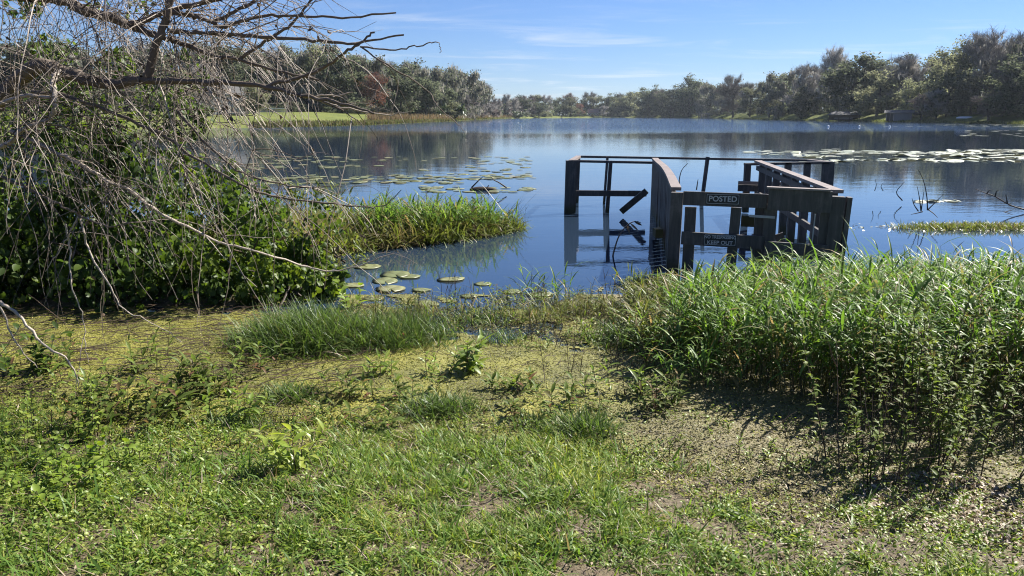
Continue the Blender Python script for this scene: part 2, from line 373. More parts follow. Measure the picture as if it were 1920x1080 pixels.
# ------------------------------------------------------------------ trees along the far shore
FM = {}
FM['oak'] = leaf_mat('oak_foliage', [(.035, .046, .020), (.055, .070, .028), (.078, .095, .036), (.115, .13, .05)], 0.42, .75, .06, vary=.4, sat=0.62, mul=1.35)
FM['olive'] = leaf_mat('olive_foliage', [(.065, .07, .03), (.095, .10, .04), (.13, .135, .052), (.165, .165, .068)], 0.42, .75, .06, vary=.4, sat=0.66, mul=1.25)
FM['pale'] = leaf_mat('spring_foliage', [(.10, .11, .05), (.15, .165, .065), (.20, .21, .085), (.25, .25, .12)], 0.48, .75, .06, vary=.4, sat=0.72, mul=1.15)
FM['moss'] = leaf_mat('hanging_moss', [(.09, .088, .072), (.14, .135, .11), (.20, .19, .16), (.25, .24, .205)], 0.34, .75, .06, vary=.4, mul=1.20)
FM['red'] = leaf_mat('red_buds', [(.12, .055, .04), (.19, .095, .065), (.24, .14, .095)], 0.34, .75, .06)
FM['greytwig'] = leaf_mat('grey_twigs', [(.14, .122, .107), (.21, .187, .165), (.29, .26, .235), (.36, .33, .30)], 0.00, .75, .06, vary=.4, mul=1.15, sat=.55)
FM['browntwig'] = leaf_mat('brown_twigs', [(.12, .085, .072), (.18, .13, .11), (.24, .18, .155)], 0.00, .75, .06, vary=.4, sat=0.55)
FM['palm'] = leaf_mat('palm_fronds', [(.03, .05, .018), (.05, .075, .025), (.09, .115, .045)], .2, .4, .5)
M['far_bark'] = solid_mat('far_bark', [(.035, .028, .022), (.07, .058, .048), (.12, .105, .09)], 3, .85, .1)

def limb_sys(H, spread, base, nl, up, seed_pts=None, trunk_r=.34):
    """trunk, limbs and boughs of a tree of height H; returns trunk poly, limb polys, bough polys"""
    th = H * .72
    tr = smooth_line([(0, 0, -.6), (rng.normal(0, .15), rng.normal(0, .15), th * .3), (rng.normal(0, .4), rng.normal(0, .4), th * .65), (rng.normal(0, .7), rng.normal(0, .7), th)], 4)
    f = np.sort(rng.uniform(base, 1, nl)); idx = f * (len(tr) - 1); i0 = np.minimum(idx.astype(int), len(tr) - 2)
    P = tr[i0] + (tr[i0 + 1] - tr[i0]) * (idx - i0)[:, None]
    az = np.arange(nl) * 2.4 + rng.normal(0, .4, nl); el = R(1) * (up + (f - .5) * 55 + rng.normal(0, 9, nl))
    Dn = np.stack([np.cos(az) * np.cos(el), np.sin(az) * np.cos(el), np.sin(el)], -1)
    Ln = spread * (1.12 - .45 * np.abs(f - .55) * 1.6) * rng.uniform(.75, 1.15, nl)
    LB = march(P, Dn, Ln, 7, -.02, .13)
    nb = 7; q = np.repeat(np.arange(nl), nb); tt = rng.uniform(.3, 1, len(q)); kk = np.minimum((tt * 6).astype(int), 5)
    PB = LB[q, kk] + (LB[q, kk + 1] - LB[q, kk]) * (tt * 6 - kk)[:, None]
    Db = nrm(nrm(LB[q, kk + 1] - LB[q, kk]) + rdir(len(q), -20, 70) * .95)
    BB = march(PB, Db, spread * .42 * rng.uniform(.6, 1.2, len(q)), 5, .0, .18)
    return tr, LB, BB
def far_tree(kind, H, spread, base=.13, nl=13, up=22, cards=3400, size=.62, moss=0, twigs=0, leafmat='oak', twigmat='greytwig', blob=.85, name='oak_tree'):
    root = thing(name, 'x', 'tree')
    tr, LB, BB = limb_sys(H, spread, base, nl, up)
    rr = H * .022
    Acc().grid(tubes(tr, np.linspace(rr * 1.25, rr * .45, len(tr)), 7)).build('trunk', M['far_bark'], root)
    a = Acc(); a.grid(tubes(LB, np.linspace(rr * .5, rr * .14, 7)[None], 5)); a.grid(tubes(BB, np.linspace(rr * .16, rr * .05, 5)[None], 3))
    a.build('limbs', M['far_bark'] if not twigs else FM[twigmat], root)
    tips = np.concatenate([BB[:, 2:].reshape(-1, 3), LB[:, 5:].reshape(-1, 3)])
    if cards:
        cen = tips[rng.integers(0, len(tips), len(tips))]; keep = rng.random(len(cen)) < .8; cen = cen[keep]
        q = rng.integers(0, len(cen), cards); off = rng.normal(0, 1, (cards, 3)) * np.array([blob, blob, blob * .6])
        P = cen[q] + off; clump = rng.normal(0, .16, len(cen))[q]
        Dn = nrm(rdir(cards, -50, 30)); Nn = nrm(off * .5 + rdir(cards, 10, 90))
        tint = np.clip(.45 + clump + rng.normal(0, .16, cards), 0, 1)
        c = Acc().grid(strips(P, Dn, Nn, size * rng.uniform(.6, 1.3, cards), size * .62 * rng.uniform(.6, 1.2, cards), 'card', .5), tint)
        c.build('crown', FM[leafmat], root)
    if twigs:
        q = rng.integers(0, len(BB), twigs); k = rng.integers(0, 4, twigs); f = rng.random(twigs)[:, None]
        P = BB[q, k] * (1 - f) + BB[q, k + 1] * f
        Dn = nrm(nrm(BB[q, k + 1] - BB[q, k]) + rdir(twigs, -10, 80) * .8)
        TW = march(P, Dn, rng.uniform(.8, 2.0, twigs) * H / 15, 4, 0., .2)
        c = Acc().grid(tubes(TW, np.array([[.035, .028, .02, .008]]) * H / 15, 3)); c.build('twigs', FM[twigmat], root)
    if moss:
        q = rng.integers(0, len(tips), moss); P = tips[q] + rng.normal(0, .5, (moss, 3)) * np.array([1, 1, .4])
        Dn = nrm(np.array([0, 0, -1.]) + rng.normal(0, .14, (moss, 3)))
        c = Acc().grid(strips(P, Dn, rdir(moss, -10, 10), rng.uniform(.5, 1.9, moss), rng.uniform(.18, .42, moss), 'leaf'))
        c.build('hanging_moss', FM['moss'], root)
    root['_h'] = H
    return root
def hide_proto(o): PROTOS.append(o)
PROTOS = []
P_ = {}
P_['oak'] = [far_tree('oak', 15, 6.0, nl=15, cards=6500, size=.58, moss=250) for _ in range(3)]
P_['olive'] = [far_tree('olive', 15, 5.4, nl=15, cards=5600, leafmat='olive', size=.56, moss=150) for _ in range(2)]
P_['pale'] = [far_tree('pale', 16, 5.0, nl=14, cards=3600, leafmat='pale', size=.5, up=34, twigs=500, name='hardwood_tree') for _ in range(2)]
P_['moss'] = [far_tree('moss', 15, 5.2, nl=15, cards=2600, leafmat='oak', size=.5, moss=2600, twigs=700, name='mossy_tree') for _ in range(3)]
P_['bare'] = [far_tree('bare', 15, 5.0, nl=18, cards=0, twigs=5200, up=36, moss=160, name='bare_tree') for _ in range(3)]
P_['brown'] = [far_tree('brown', 15, 4.6, nl=18, cards=0, twigs=5200, up=38, twigmat='browntwig', name='bare_tree') for _ in range(2)]
P_['cyp'] = [far_tree('cyp', 15, 2.1, base=.12, nl=20, up=24, cards=0, twigs=2200, twigmat='browntwig' if i else 'greytwig', name='cypress_tree') for i in range(2)]
P_['red'] = [far_tree('red', 11, 4.2, base=.25, nl=14, up=38, cards=2600, size=.32, leafmat='red', twigs=1200, twigmat='browntwig', blob=.6, name='maple_tree')]
P_['bush'] = [far_tree('bush', 4.2, 2.6, base=.1, nl=14, up=25, cards=1900, size=.42, blob=.45, leafmat=lm, name='shore_shrub') for lm in ('oak', 'olive')]
USED = set()
PLUR = dict(oak='dark live oaks', olive='olive green trees', pale='pale green trees', moss='mossy oaks', bare='leafless grey trees', brown='leafless brown trees', cyp='slim cypresses', red='red maples', bush='low shrubs')
DESC = dict(oak=('dark green live oak', 'oak_tree', 'tree'), olive=('olive green broadleaf tree', 'oak_tree', 'tree'), pale=('pale green tree in new leaf', 'hardwood_tree', 'tree'),
            moss=('grey oak hung with Spanish moss', 'mossy_tree', 'tree'), bare=('leafless grey tree', 'bare_tree', 'tree'), brown=('leafless brown tree', 'bare_tree', 'tree'),
            cyp=('slim leafless cypress', 'cypress_tree', 'tree'), red=('rounded red budding maple', 'maple_tree', 'tree'), bush=('low dark green shrub', 'shore_shrub', 'shrub'))
def plant_tree(kind, px, top_py, s, where, wide=1.0, group=None):
    """one tree whose top shows at top_py in column px, s metres behind the waterline"""
    p = far_pt(px, s); d = math.hypot(p[0], p[1])
    ztop = D(px, top_py, p[1])[2]
    pro = P_[kind][rng.integers(0, len(P_[kind]))]
    k = (ztop - p[2]) / (pro['_h'] * (.98 if kind != 'bush' else 1.15)); k = max(k, .12)
    lab = f'{DESC[kind][0]} {where}'
    rz = rng.uniform(0, 6.28); loc = (p[0], p[1], p[2] - .1); scl = (k * wide, k * wide, k)
    if pro.name not in USED:
        USED.add(pro.name); o = pro; o.location = loc; o.rotation_euler = (0, 0, rz); o.scale = scl
    else: o = copy_tree(pro, loc, rz, scl)
    o['label'] = lab; o['category'] = DESC[kind][2]
    if group: o['group'] = group
    elif 'group' in o: del o['group']
    return o
LANDMARKS = [(300, 'behind the thicket'), (430, 'by the white house'), (514, 'by the long white shelter'), (600, 'behind the open left lawn'), (705, 'by the red maple'), (790, 'by the flat topped mossy oak'), (868, 'at the left point'), (967, 'by the palmetto clump'),
             (1060, 'left of the far house'), (1112, 'by the far pink roofed house'), (1200, 'right of the far house'), (1323, 'by the pale pavilion'), (1400, 'right of the pale pavilion'), (1466, 'by the high ragged mossy oak'), (1530, 'left of the dark boathouse'), (1580, 'by the dark boathouse'), (1635, 'between the boathouses'),
             (1682, 'by the grey boathouse'), (1740, 'right of the grey boathouse'), (1806, 'by the white rowing boat'), (1860, 'right of the rowing boat'), (1920, 'at the right picture edge')]
def mark(px): return min(LANDMARKS, key=lambda q: abs(q[0] - px))[1] if -50 < px < 1970 else 'out past the picture edge'
def row(kinds, x0, x1, n, tops, s0, s1, where, group, wide=1.1):
    """a row of look-alike trees that share one label"""
    xs = np.linspace(x0, x1, n) + rng.normal(0, (x1 - x0) / n * .22, n)
    for i, x in enumerate(xs):
        t_ = float(np.interp(x, [a for a, _ in tops], [b for _, b in tops])) + rng.normal(0, 3)
        k = kinds[rng.integers(0, len(kinds))]
        plant_tree(k, x, t_, rng.uniform(s0, s1), where + ' ' + mark(x), wide, f'{PLUR[k]} {group}')
# right shore: single trees
for a in [('oak', 1290, 152, 14, 'at the left end of the right shore woods', 1.0), ('moss', 1327, 154, 18, 'behind the pale open pavilion', 1.0), ('brown', 1372, 150, 9, 'with a rounded crown right of the pale pavilion', 1.2),
          ('olive', 1404, 164, 14, 'between the pale pavilion and the left boathouse', 1.1), ('bare', 1362, 141, 30, 'rising over the woods right of the pavilion', 1.), ('olive', 1440, 160, 12, 'at the water left of the tall mossy oak', 1.1),
          ('moss', 1466, 131, 20, 'with a high ragged top left of the boathouse', 1.05), ('bare', 1502, 122, 26, 'just right of the high ragged mossy oak', 1.1), ('oak', 1500, 168, 9, 'low at the waterline left of the boathouse', 1.1),
          ('bare', 1550, 99, 42, 'poking above the big oak', .9), ('oak', 1592, 106, 18, 'largest of the shore behind the boathouse', 1.25), ('olive', 1640, 128, 15, 'between the two boathouses', 1.1),
          ('bare', 1676, 104, 30, 'standing behind the grey boathouse', 1.1), ('pale', 1694, 150, 12, 'low in front of the woods by the grey boathouse', .9), ('brown', 1724, 178, 6, 'small on the lawn right of the grey boathouse', 1.7),
          ('bare', 1752, 172, 9, 'small and twiggy on the right lawn', 1.6), ('pale', 1745, 96, 26, 'left of the tallest trees on the right', 1.), ('pale', 1786, 80, 28, 'with the brightest top on the right shore', 1.),
          ('oak', 1770, 142, 14, 'dense in the middle of the right woods', 1.2), ('bare', 1832, 70, 34, 'tall with a wide crown on the right', 1.15), ('bare', 1875, 62, 36, 'tallest of the right shore', 1.1),
          ('oak', 1905, 112, 14, 'broad at the right edge of the picture', 1.2), ('brown', 1850, 172, 7, 'wide and low at the right lawn edge', 1.9), ('moss', 1925, 60, 30, 'high at the right picture edge', 1.), ('olive', 1815, 140, 18, 'half hidden in the right woods', 1.1)]:
    plant_tree(*a)
row(['oak', 'olive', 'bare', 'moss'], 1280, 1960, 26, [(1280, 166), (1380, 160), (1460, 150), (1540, 124), (1600, 120), (1700, 120), (1780, 100), (1860, 82), (1960, 80)], 40, 70, 'in the back rows', 'filling the right woods')
row(['bush'], 1290, 1940, 26, [(1290, 208), (1500, 207), (1700, 204), (1940, 196)], 16, 30, 'along the foot of the woods', 'under the right woods', 1.5)
row(['oak', 'bare', 'olive'], 1960, 2700, 14, [(1960, 70), (2700, 70)], 12, 40, 'on the right shore', 'past the right edge', 1.2)
# centre far shore
for a in [('oak', 1216, 166, 10, 'dense and rounded on the far shore centre', 1.1), ('oak', 1293, 150, 26, 'tall behind the left end of the right woods', 1.), ('oak', 1256, 166, 10, 'dark at the water left of the pale pavilion', 1.3),
          ('olive', 1068, 180, 20, 'bright in the middle of the far wood', 1.2), ('red', 1085, 196, 12, 'left of the far pink roofed house', 1.2), ('bare', 1130, 200, 8, 'low before the far pink roofed house', 1.8), ('oak', 1010, 192, 8, 'low and broad on the far left shore', 1.5), ('oak', 1170, 182, 16, 'right of the far house', 1.2)]:
    plant_tree(*a)
row(['oak', 'bare', 'olive', 'brown'], 960, 1290, 22, [(960, 181), (1100, 181), (1200, 176), (1290, 168)], 22, 55, 'in the distant wood', 'in the distant wood', 1.3)
row(['bush'], 985, 1290, 20, [(985, 214), (1290, 212)], 6, 20, 'at the far waterline', 'at the distant waterline', 1.6)
# left shore
for a in [('red', 706, 142, 46, 'in front of the dark left shore oaks', 1.0), ('moss', 790, 114, 60, 'with a flat top on the left shore', 1.1), ('moss', 842, 122, 48, 'leaning out on the left shore point', 1.05), ('moss', 868, 128, 40, 'last tall one on the left shore point', 1.0),
          ('oak', 752, 124, 55, 'behind the red maple', 1.1), ('oak', 640, 92, 75, 'high behind the lawn left of the maple', 1.0), ('pale', 588, 84, 80, 'highest behind the left lawn', .9), ('moss', 560, 82, 85, 'half screened by the overhanging twigs', 1.0),
          ('moss', 690, 100, 75, 'behind and above the red maple', 1.0), ('bare', 905, 156, 18, 'at the end of the left shore woods', 1.1), ('moss', 888, 150, 30, 'low at the end of the left shore point', 1.2), ('olive', 848, 190, 14, 'small and green at the left waterline', 1.2),
          ('oak', 800, 150, 48, 'low and full on the left shore', 1.2), ('oak', 835, 168, 34, 'low in the shade of the mossy oaks', 1.2), ('oak', 730, 150, 64, 'dark right behind the red maple', 1.2)]:
    plant_tree(*a)
row(['oak', 'moss', 'moss', 'bare'], 250, 880, 28, [(250, 90), (560, 96), (640, 104), (730, 122), (880, 150)], 80, 115, 'in the back rows', 'behind the left lawn')
row(['oak', 'moss'], -700, 250, 16, [(-700, 60), (250, 84)], 40, 80, 'on the left shore', 'beyond the thicket')
row(['cyp'], 878, 1000, 30, [(878, 172), (940, 178), (1000, 182)], 10, 40, 'in the brown stand', 'past the left point', 1.2)
row(['bush'], 490, 880, 22, [(490, 192), (700, 200), (880, 210)], 66, 82, 'along the foot of the woods', 'under the left woods', 1.6)
# the dim understorey behind the first trees, one mass
def understorey(name, px0, px1, n, s0, s1, hts, mat):
    px = rng.uniform(px0, px1, n); s = rng.uniform(s0, s1, n); P = np.array([far_pt(a, b_) for a, b_ in zip(px, s)])
    hh = np.interp(px, [a for a, _ in hts], [b_ for _, b_ in hts]) * (.55 + .75 * vn(px / 22., s / 14., 1, 5)); P[:, 2] += rng.random(n) ** 1.2 * hh
    tag(Acc().grid(strips(P, rdir(n, -40, 40), rdir(n, 0, 90), rng.uniform(.7, 1.5, n), rng.uniform(.5, 1.0, n), 'card', .5)).build(name, mat), kind='stuff')
understorey('woods_undergrowth', 1270, 2700, 26000, 34, 80, [(1270, 8), (1500, 8), (1900, 11)], FM['oak'])
understorey('woods_undergrowth', 930, 1300, 9000, 24, 60, [(930, 9), (1300, 10)], FM['oak'])
understorey('woods_undergrowth', -700, 900, 26000, 80, 118, [(-700, 9), (700, 9), (900, 7)], FM['oak'])
# palm clump at the left point, tall dry grass at the left waterline
def palm_clump(px, s, label, h):
    p = far_pt(px, s); root = thing('palmetto', label, 'palm', (p[0], p[1], p[2] - .05))
    n = 900; a = Acc(); cr = rng.integers(0, 14, n); cen = np.stack([rng.normal(0, h * .62, 14), rng.normal(0, h * .4, 14), rng.uniform(.2, .62, 14) * h], -1)[cr]
    a.grid(strips(cen, rdir(n, -10, 85), rdir(n, 20, 90), rng.uniform(.35, .6, n) * h, h * .045, 'lance', 1.1)); a.build('fronds', FM['palm'], root)
    a = Acc(); a.grid(tubes(np.stack([cen[:14] * np.array([.3, .3, 0]), cen[:14] * np.array([.7, .7, .5]), cen[:14]], 1), h * .04, 5)); a.build('stem', M['far_bark'], root)
palm_clump(967, 4, 'round green palmetto clump on the tip of the left shore', 5.2)
palm_clump(846, 16, 'small green palmetto under the mossy oaks of the left point', 5.0)
def far_grass(name, px0, px1, n, s0, s1, h, mat):
    px = rng.uniform(px0, px1, n); s = rng.uniform(s0, s1, n)
    P = np.array([far_pt(a, b_) for a, b_ in zip(px, s)])
    a = Acc().grid(strips(P, nrm(np.array([0, 0, 1.]) + rng.normal(0, .25, (n, 3))), rdir(n, -5, 5), h * rng.uniform(.6, 1.3, n), .16, 'leaf', .3))
    tag(a.build(name, mat), kind='stuff')
far_grass('shore_grass', 470, 960, 5200, 0, 7, .75, leaf_mat('shore_grass', [(.12, .09, .05), (.11, .10, .04), (.09, .11, .03), (.13, .13, .05)], .3, .6, .2))
far_grass('dry_shore_grass', 690, 960, 3000, 10, 20, 1.4, leaf_mat('dry_shore_grass', [(.16, .11, .065), (.20, .15, .09), (.13, .11, .05)], .3, .6, .2))
far_grass('shore_grass', 1290, 1960, 4200, 0, 4, .45, leaf_mat('right_shore_grass', [(.08, .09, .03), (.11, .13, .035), (.14, .15, .05)], .3, .6, .2))

# ------------------------------------------------------------------ far buildings
M['white'] = solid_mat('white_paint', [(.68, .68, .67), (.8, .8, .79)], 2, .5, .3)
M['greywall'] = solid_mat('grey_boards', [(.16, .155, .15), (.24, .235, .225)], 1.5, .7, .2, (3, 3, .3))
M['darkwood'] = solid_mat('dark_boards', [(.035, .03, .026), (.06, .052, .045)], 2, .75, .2)
M['roofgrey'] = solid_mat('grey_roofing', [(.09, .088, .085), (.14, .137, .13)], 3, .8, .2)
M['roofpink'] = solid_mat('faded_red_roofing', [(.24, .15, .125), (.32, .21, .18)], 2, .8, .2)
M['window'] = solid_mat('window_glass', [(.02, .025, .03), (.04, .045, .05)], 1, .08, .6)
M['palewood'] = solid_mat('weathered_pale_wood', [(.34, .31, .27), (.48, .45, .40)], 3, .7, .2)
def box(name, mat, parent, p0, p1, w_, h_, up=(0, 0, 1)): return Acc().box(p0, p1, w_, h_, up).build(name, mat, parent)
def gable(name, mat, parent, lx, ly, z0, z1, ov=.4, hip=0., th=.14):
    x, y = lx / 2 + ov, ly / 2 + ov
    top = [(-x, -y, z0), (x, -y, z0), (x - hip, 0, z1), (-x + hip, 0, z1), (x, y, z0), (-x, y, z0)]
    vs = top + [(a, b_, c - th) for a, b_, c in top]
    q = [(0, 1, 2, 3), (3, 2, 4, 5), (7, 6, 9, 8), (8, 9, 11, 10), (0, 6, 7, 1), (4, 10, 11, 5), (1, 7, 8, 2), (2, 8, 10, 4), (5, 11, 9, 3), (3, 9, 6, 0)]
    return Acc().quads(vs, q).build(name, mat, parent)
def site(px, s, zoff=0.): p = far_pt(px, s); th = math.atan2(p[0], p[1]); return (p[0], p[1], p[2] + zoff), -th
loc, rz = site(1580, -2); loc = (loc[0], loc[1], 0)
bh = thing('boathouse', 'dark open sided boathouse with low hipped roof standing over the water', 'boathouse', loc, rz)
for sx in (-4.4, -1.5, 1.5, 4.4):
    for sy in (-2, 2): box('post', M['darkwood'], bh, (sx, sy, -.6), (sx, sy, 2.0), .22, .22, (0, 1, 0))
gable('roof', M['roofgrey'], bh, 9.2, 4.6, 2.05, 3.05, .5, 1.8)
box('deck', M['darkwood'], bh, (-4.8, 0, .45), (4.8, 0, .45), 4.6, .22)
box('rail', M['darkwood'], bh, (-4.6, -2.2, 1.1), (4.6, -2.2, 1.1), .1, .14); box('back_wall', M['darkwood'], bh, (-4.5, 2.2, 1.2), (4.5, 2.2, 1.2), .1, 1.4)
box('boat_hull', M['greywall'], bh, (-2.8, -.2, .95), (2.6, -.2, .95), 1.5, .6)
loc, rz = site(1682, 4); bh = thing('boathouse', 'grey walled boathouse with low gable roof on the right lawn', 'boathouse', loc, rz)
box('wall', M['greywall'], bh, (-1.2, -1.9, 1.1), (3.2, -1.9, 1.1), .14, 2.2); box('wall', M['greywall'], bh, (-3.2, 1.9, 1.1), (3.2, 1.9, 1.1), .14, 2.2)
box('wall', M['greywall'], bh, (3.15, -1.8, 1.1), (3.15, 1.8, 1.1), .14, 2.2); box('wall', M['darkwood'], bh, (-3.15, -1.8, 1.1), (-3.15, 1.8, 1.1), .14, 2.2)
for sx in (-3.1, -2.2, -1.28): box('post', M['palewood'], bh, (sx, -1.93, -.1), (sx, -1.93, 2.2), .14, .14, (0, 1, 0))
gable('roof', M['roofgrey'], bh, 6.6, 3.9, 2.2, 2.95, .45)
loc, rz = site(1323, -3); loc = (loc[0], loc[1], 0); pv = thing('pavilion', 'pale flat roofed pavilion on posts over the water', 'pavilion', loc, rz)
for sx in (-2.9, -1, 1, 2.9):
    for sy in (-1.6, 1.6): box('post', M['palewood'], pv, (sx, sy, -.5), (sx, sy, 2.95), .26, .26, (0, 1, 0))
box('roof', M['palewood'], pv, (-3.6, 0, 3.1), (3.6, 0, 3.1), 4, .3); box('deck', M['palewood'], pv, (-3.4, 0, .5), (3.4, 0, .5), 3.8, .22)
def house(px, s, label, W_, Dp, Hw, Hr, wall, roof, rz_add=0, nwin=4):
    loc, rz = site(px, s); h = thing('house', label, 'house', loc, rz + rz_add)
    for (a, b_, c, d) in ((-W_ / 2, -Dp / 2, W_ / 2, -Dp / 2), (-W_ / 2, Dp / 2, W_ / 2, Dp / 2)): box('wall', wall, h, (a, b_, Hw / 2), (c, d, Hw / 2), .2, Hw)
    for sx in (-1, 1): box('wall', wall, h, (sx * (W_ / 2 - .1), -Dp / 2 + .1, Hw / 2), (sx * (W_ / 2 - .1), Dp / 2 - .1, Hw / 2), .2, Hw)
    gable('roof', roof, h, W_, Dp, Hw, Hr, .5)
    for i in range(nwin):
        x = (i + .5) / nwin * W_ - W_ / 2
        f = box('window', M['white'], h, (x - .55, -Dp / 2 - .12, Hw * .55), (x + .55, -Dp / 2 - .12, Hw * .55), .06, 1.4)
        box('pane', M['window'], f, (x - .45, -Dp / 2 - .16, Hw * .55), (x + .45, -Dp / 2 - .16, Hw * .55), .03, 1.15)
house(1112, 26, 'small far house with a faded pink roof across the lake', 9, 7, 2.7, 6.0, M['greywall'], M['roofpink'])
house(432, 42, 'white house half hidden behind the overhanging bare branches', 6.5, 6, 3.6, 5.6, M['white'], M['roofgrey'], .15)
plant_tree('bare', 395, 120, 30, 'in front of the left side of the white house', 1.2); plant_tree('olive', 478, 150, 34, 'in front of the right side of the white house', 1.0); plant_tree('oak', 350, 130, 34, 'left of the white house behind the twigs', 1.3)
loc, rz = site(514, 52); pv = thing('shelter', 'long low white shelter at the top of the left lawn', 'shelter', loc, rz)
box('roof', M['white'], pv, (-3.0, 0, .98), (3.0, 0, .98), 2.2, .16)
for sx in (-2.8, 0, 2.8): box('post', M['white'], pv, (sx, -1, -.1), (sx, -1, .9), .12, .12, (0, 1, 0)); box('post', M['white'], pv, (sx, 1, -.1), (sx, 1, .9), .12, .12, (0, 1, 0))
box('side_panel', M['white'], pv, (-2.9, 1.06, .5), (2.9, 1.06, .5), .06, .7)
loc, rz = site(1806, 10); bt = thing('rowing_boat', 'small white rowing boat lying on the right lawn', 'boat', loc, rz + .2)
xs = np.linspace(-2, 2, 9); hb = np.sqrt(np.maximum(1 - (xs / 2.05) ** 2, .02)) * .62
ang = np.linspace(0, np.pi, 7); hull = np.stack([np.stack([np.full(7, x), -h_ * np.cos(ang), .5 * np.sin(ang) * (h_ / .62) ** .5 + .02], -1) for x, h_ in zip(xs, hb)])
Acc().grid(hull).build('hull', M['white'], bt); box('keel', M['greywall'], bt, (-1.7, 0, .54), (1.7, 0, .54), .06, .06)
bs = np.linspace(0, np.pi, 9); ring = np.linspace(0, 2 * np.pi, 13)
bv = np.stack([np.stack([.19 * np.sin(a) * np.cos(ring), .19 * np.sin(a) * np.sin(ring), .05 + .17 * np.cos(a) + 0 * ring], -1) for a in bs])
for x, tx in ((1553, 'nearest the dark boathouse'), (1611, 'between its two fellows'), (1668, 'farthest right of the row')):
    p = G(x, 237.5); bo = thing('buoy', f'round white buoy {tx}', 'buoy', p, 0, 'white buoys off the right shore')
    Acc().grid(bv).build('float', M['white'], bo); box('ring', M['greywall'], bo, (0, 0, .2), (0, 0, .3), .05, .05, (0, 1, 0))

for k, lst in P_.items():                                          # prototypes nobody needed
    for o in lst:
        if o.name not in USED:
            for ch in list(o.children): bpy.data.objects.remove(ch)
            bpy.data.objects.remove(o)
        elif '_h' in o: pass
for o in C.objects:
    if '_h' in o: del o['_h']


# faint air between here and the far woods
hz = Acc().box((0, -60, 20), (0, 1250, 20), 2600, 46).build('haze', bpy.data.materials.new('air')); hz['kind'] = 'stuff'
hm = hz.data.materials[0]; hm.use_nodes = True; ht = hm.node_tree
for n_ in list(ht.nodes): ht.nodes.remove(n_)
ho = ht.nodes.new('ShaderNodeOutputMaterial'); hv = ht.nodes.new('ShaderNodeVolumePrincipled'); hv.inputs['Color'].default_value = (.80, .90, 1, 1)
hv.inputs['Density'].default_value = .00009; hv.inputs['Anisotropy'].default_value = .2; ht.links.new(hv.outputs[0], ho.inputs['Volume'])
# ------------------------------------------------------------------ the flooded dock
wd, t, o = mat_new('dark_painted_wood')
v = objco(t, (9, 9, 1.2)); c1 = ramp(t, [(.3, (.042, .037, .034)), (.55, (.076, .067, .061)), (.8, (.145, .125, .112))], noise(t, 3, 8, .62, v))
p = t.nodes.new('ShaderNodeBsdfPrincipled'); gz = t.nodes.new('ShaderNodeNewGeometry'); sz = t.nodes.new('ShaderNodeSeparateXYZ'); t.links.new(gz.outputs['Position'], sz.inputs[0])
wet = tmap(tm('ADD', sz.outputs[2], tm('MULTIPLY', noise(t, 7, 4, .6, gz.outputs['Position']), .22)), .18, .34, 1, 0)
mw = t.nodes.new('ShaderNodeMixRGB'); t.links.new(wet, mw.inputs[0]); t.links.new(c1, mw.inputs[1]); mw.inputs[2].default_value = (.040, .038, .016, 1)
blot = ramp(t, [(.56, (1, 1, 1)), (.66, (1.5, 1.5, 1.45)), (.72, (1, 1, 1))], noise(t, 4.5, 7, .7, gz.outputs['Position'])); mb = t.nodes.new('ShaderNodeMixRGB'); mb.blend_type = 'MULTIPLY'; mb.inputs[0].default_value = 1
t.links.new(mw.outputs[0], mb.inputs[1]); t.links.new(blot, mb.inputs[2]); t.links.new(mb.outputs[0], p.inputs['Base Color']); p.inputs['Roughness'].default_value = .55; p.inputs['Specular IOR Level'].default_value = .35
b = t.nodes.new('ShaderNodeBump'); b.inputs['Strength'].default_value = .6; b.inputs['Distance'].default_value = .004; t.links.new(noise(t, 16, 6, .6, v), b.inputs['Height'])
t.links.new(b.outputs[0], p.inputs['Normal']); t.links.new(p.outputs[0], o.inputs[0]); M['dock'] = wd
M['cap'] = solid_mat('tan_cap_wood', [(.10, .08, .068), (.20, .162, .14), (.31, .26, .23)], 5, .55, .35, (1, .6, 1), .4)  # paler and tanner than the other dock boards
M['algae_wood'] = solid_mat('algae_stained_wood', [(.05, .045, .015), (.11, .09, .03)], 5, .7, .2)
M['steel'] = solid_mat('galvanised_steel', [(.28, .28, .28), (.42, .42, .42)], 9, .4, .6)
dock = thing('dock', 'dark weathered flooded dock with railings and a closed gate', 'dock')
def tube_box(name, p0, p1, w_, h_, up=(0, 0, 1), mat='dock', parent=None): return Acc().box(p0, p1, w_, h_, up, rng.random()).build(name, M[mat], parent or dock)
TOP = 1.02
gl, gr = np.array([1.925, 8.98, 0]), np.array([3.60, 8.52, 0])     # gate posts
gdir = (gr - gl) / np.linalg.norm(gr - gl); gn = np.array([gdir[1], -gdir[0], 0])   # towards the camera
gw = np.linalg.norm(gr - gl)
def gp(u, z, f=0.): return gl + gdir * u + gn * f + np.array([0, 0, z])
tilt = np.array([-.035, 0, 0])
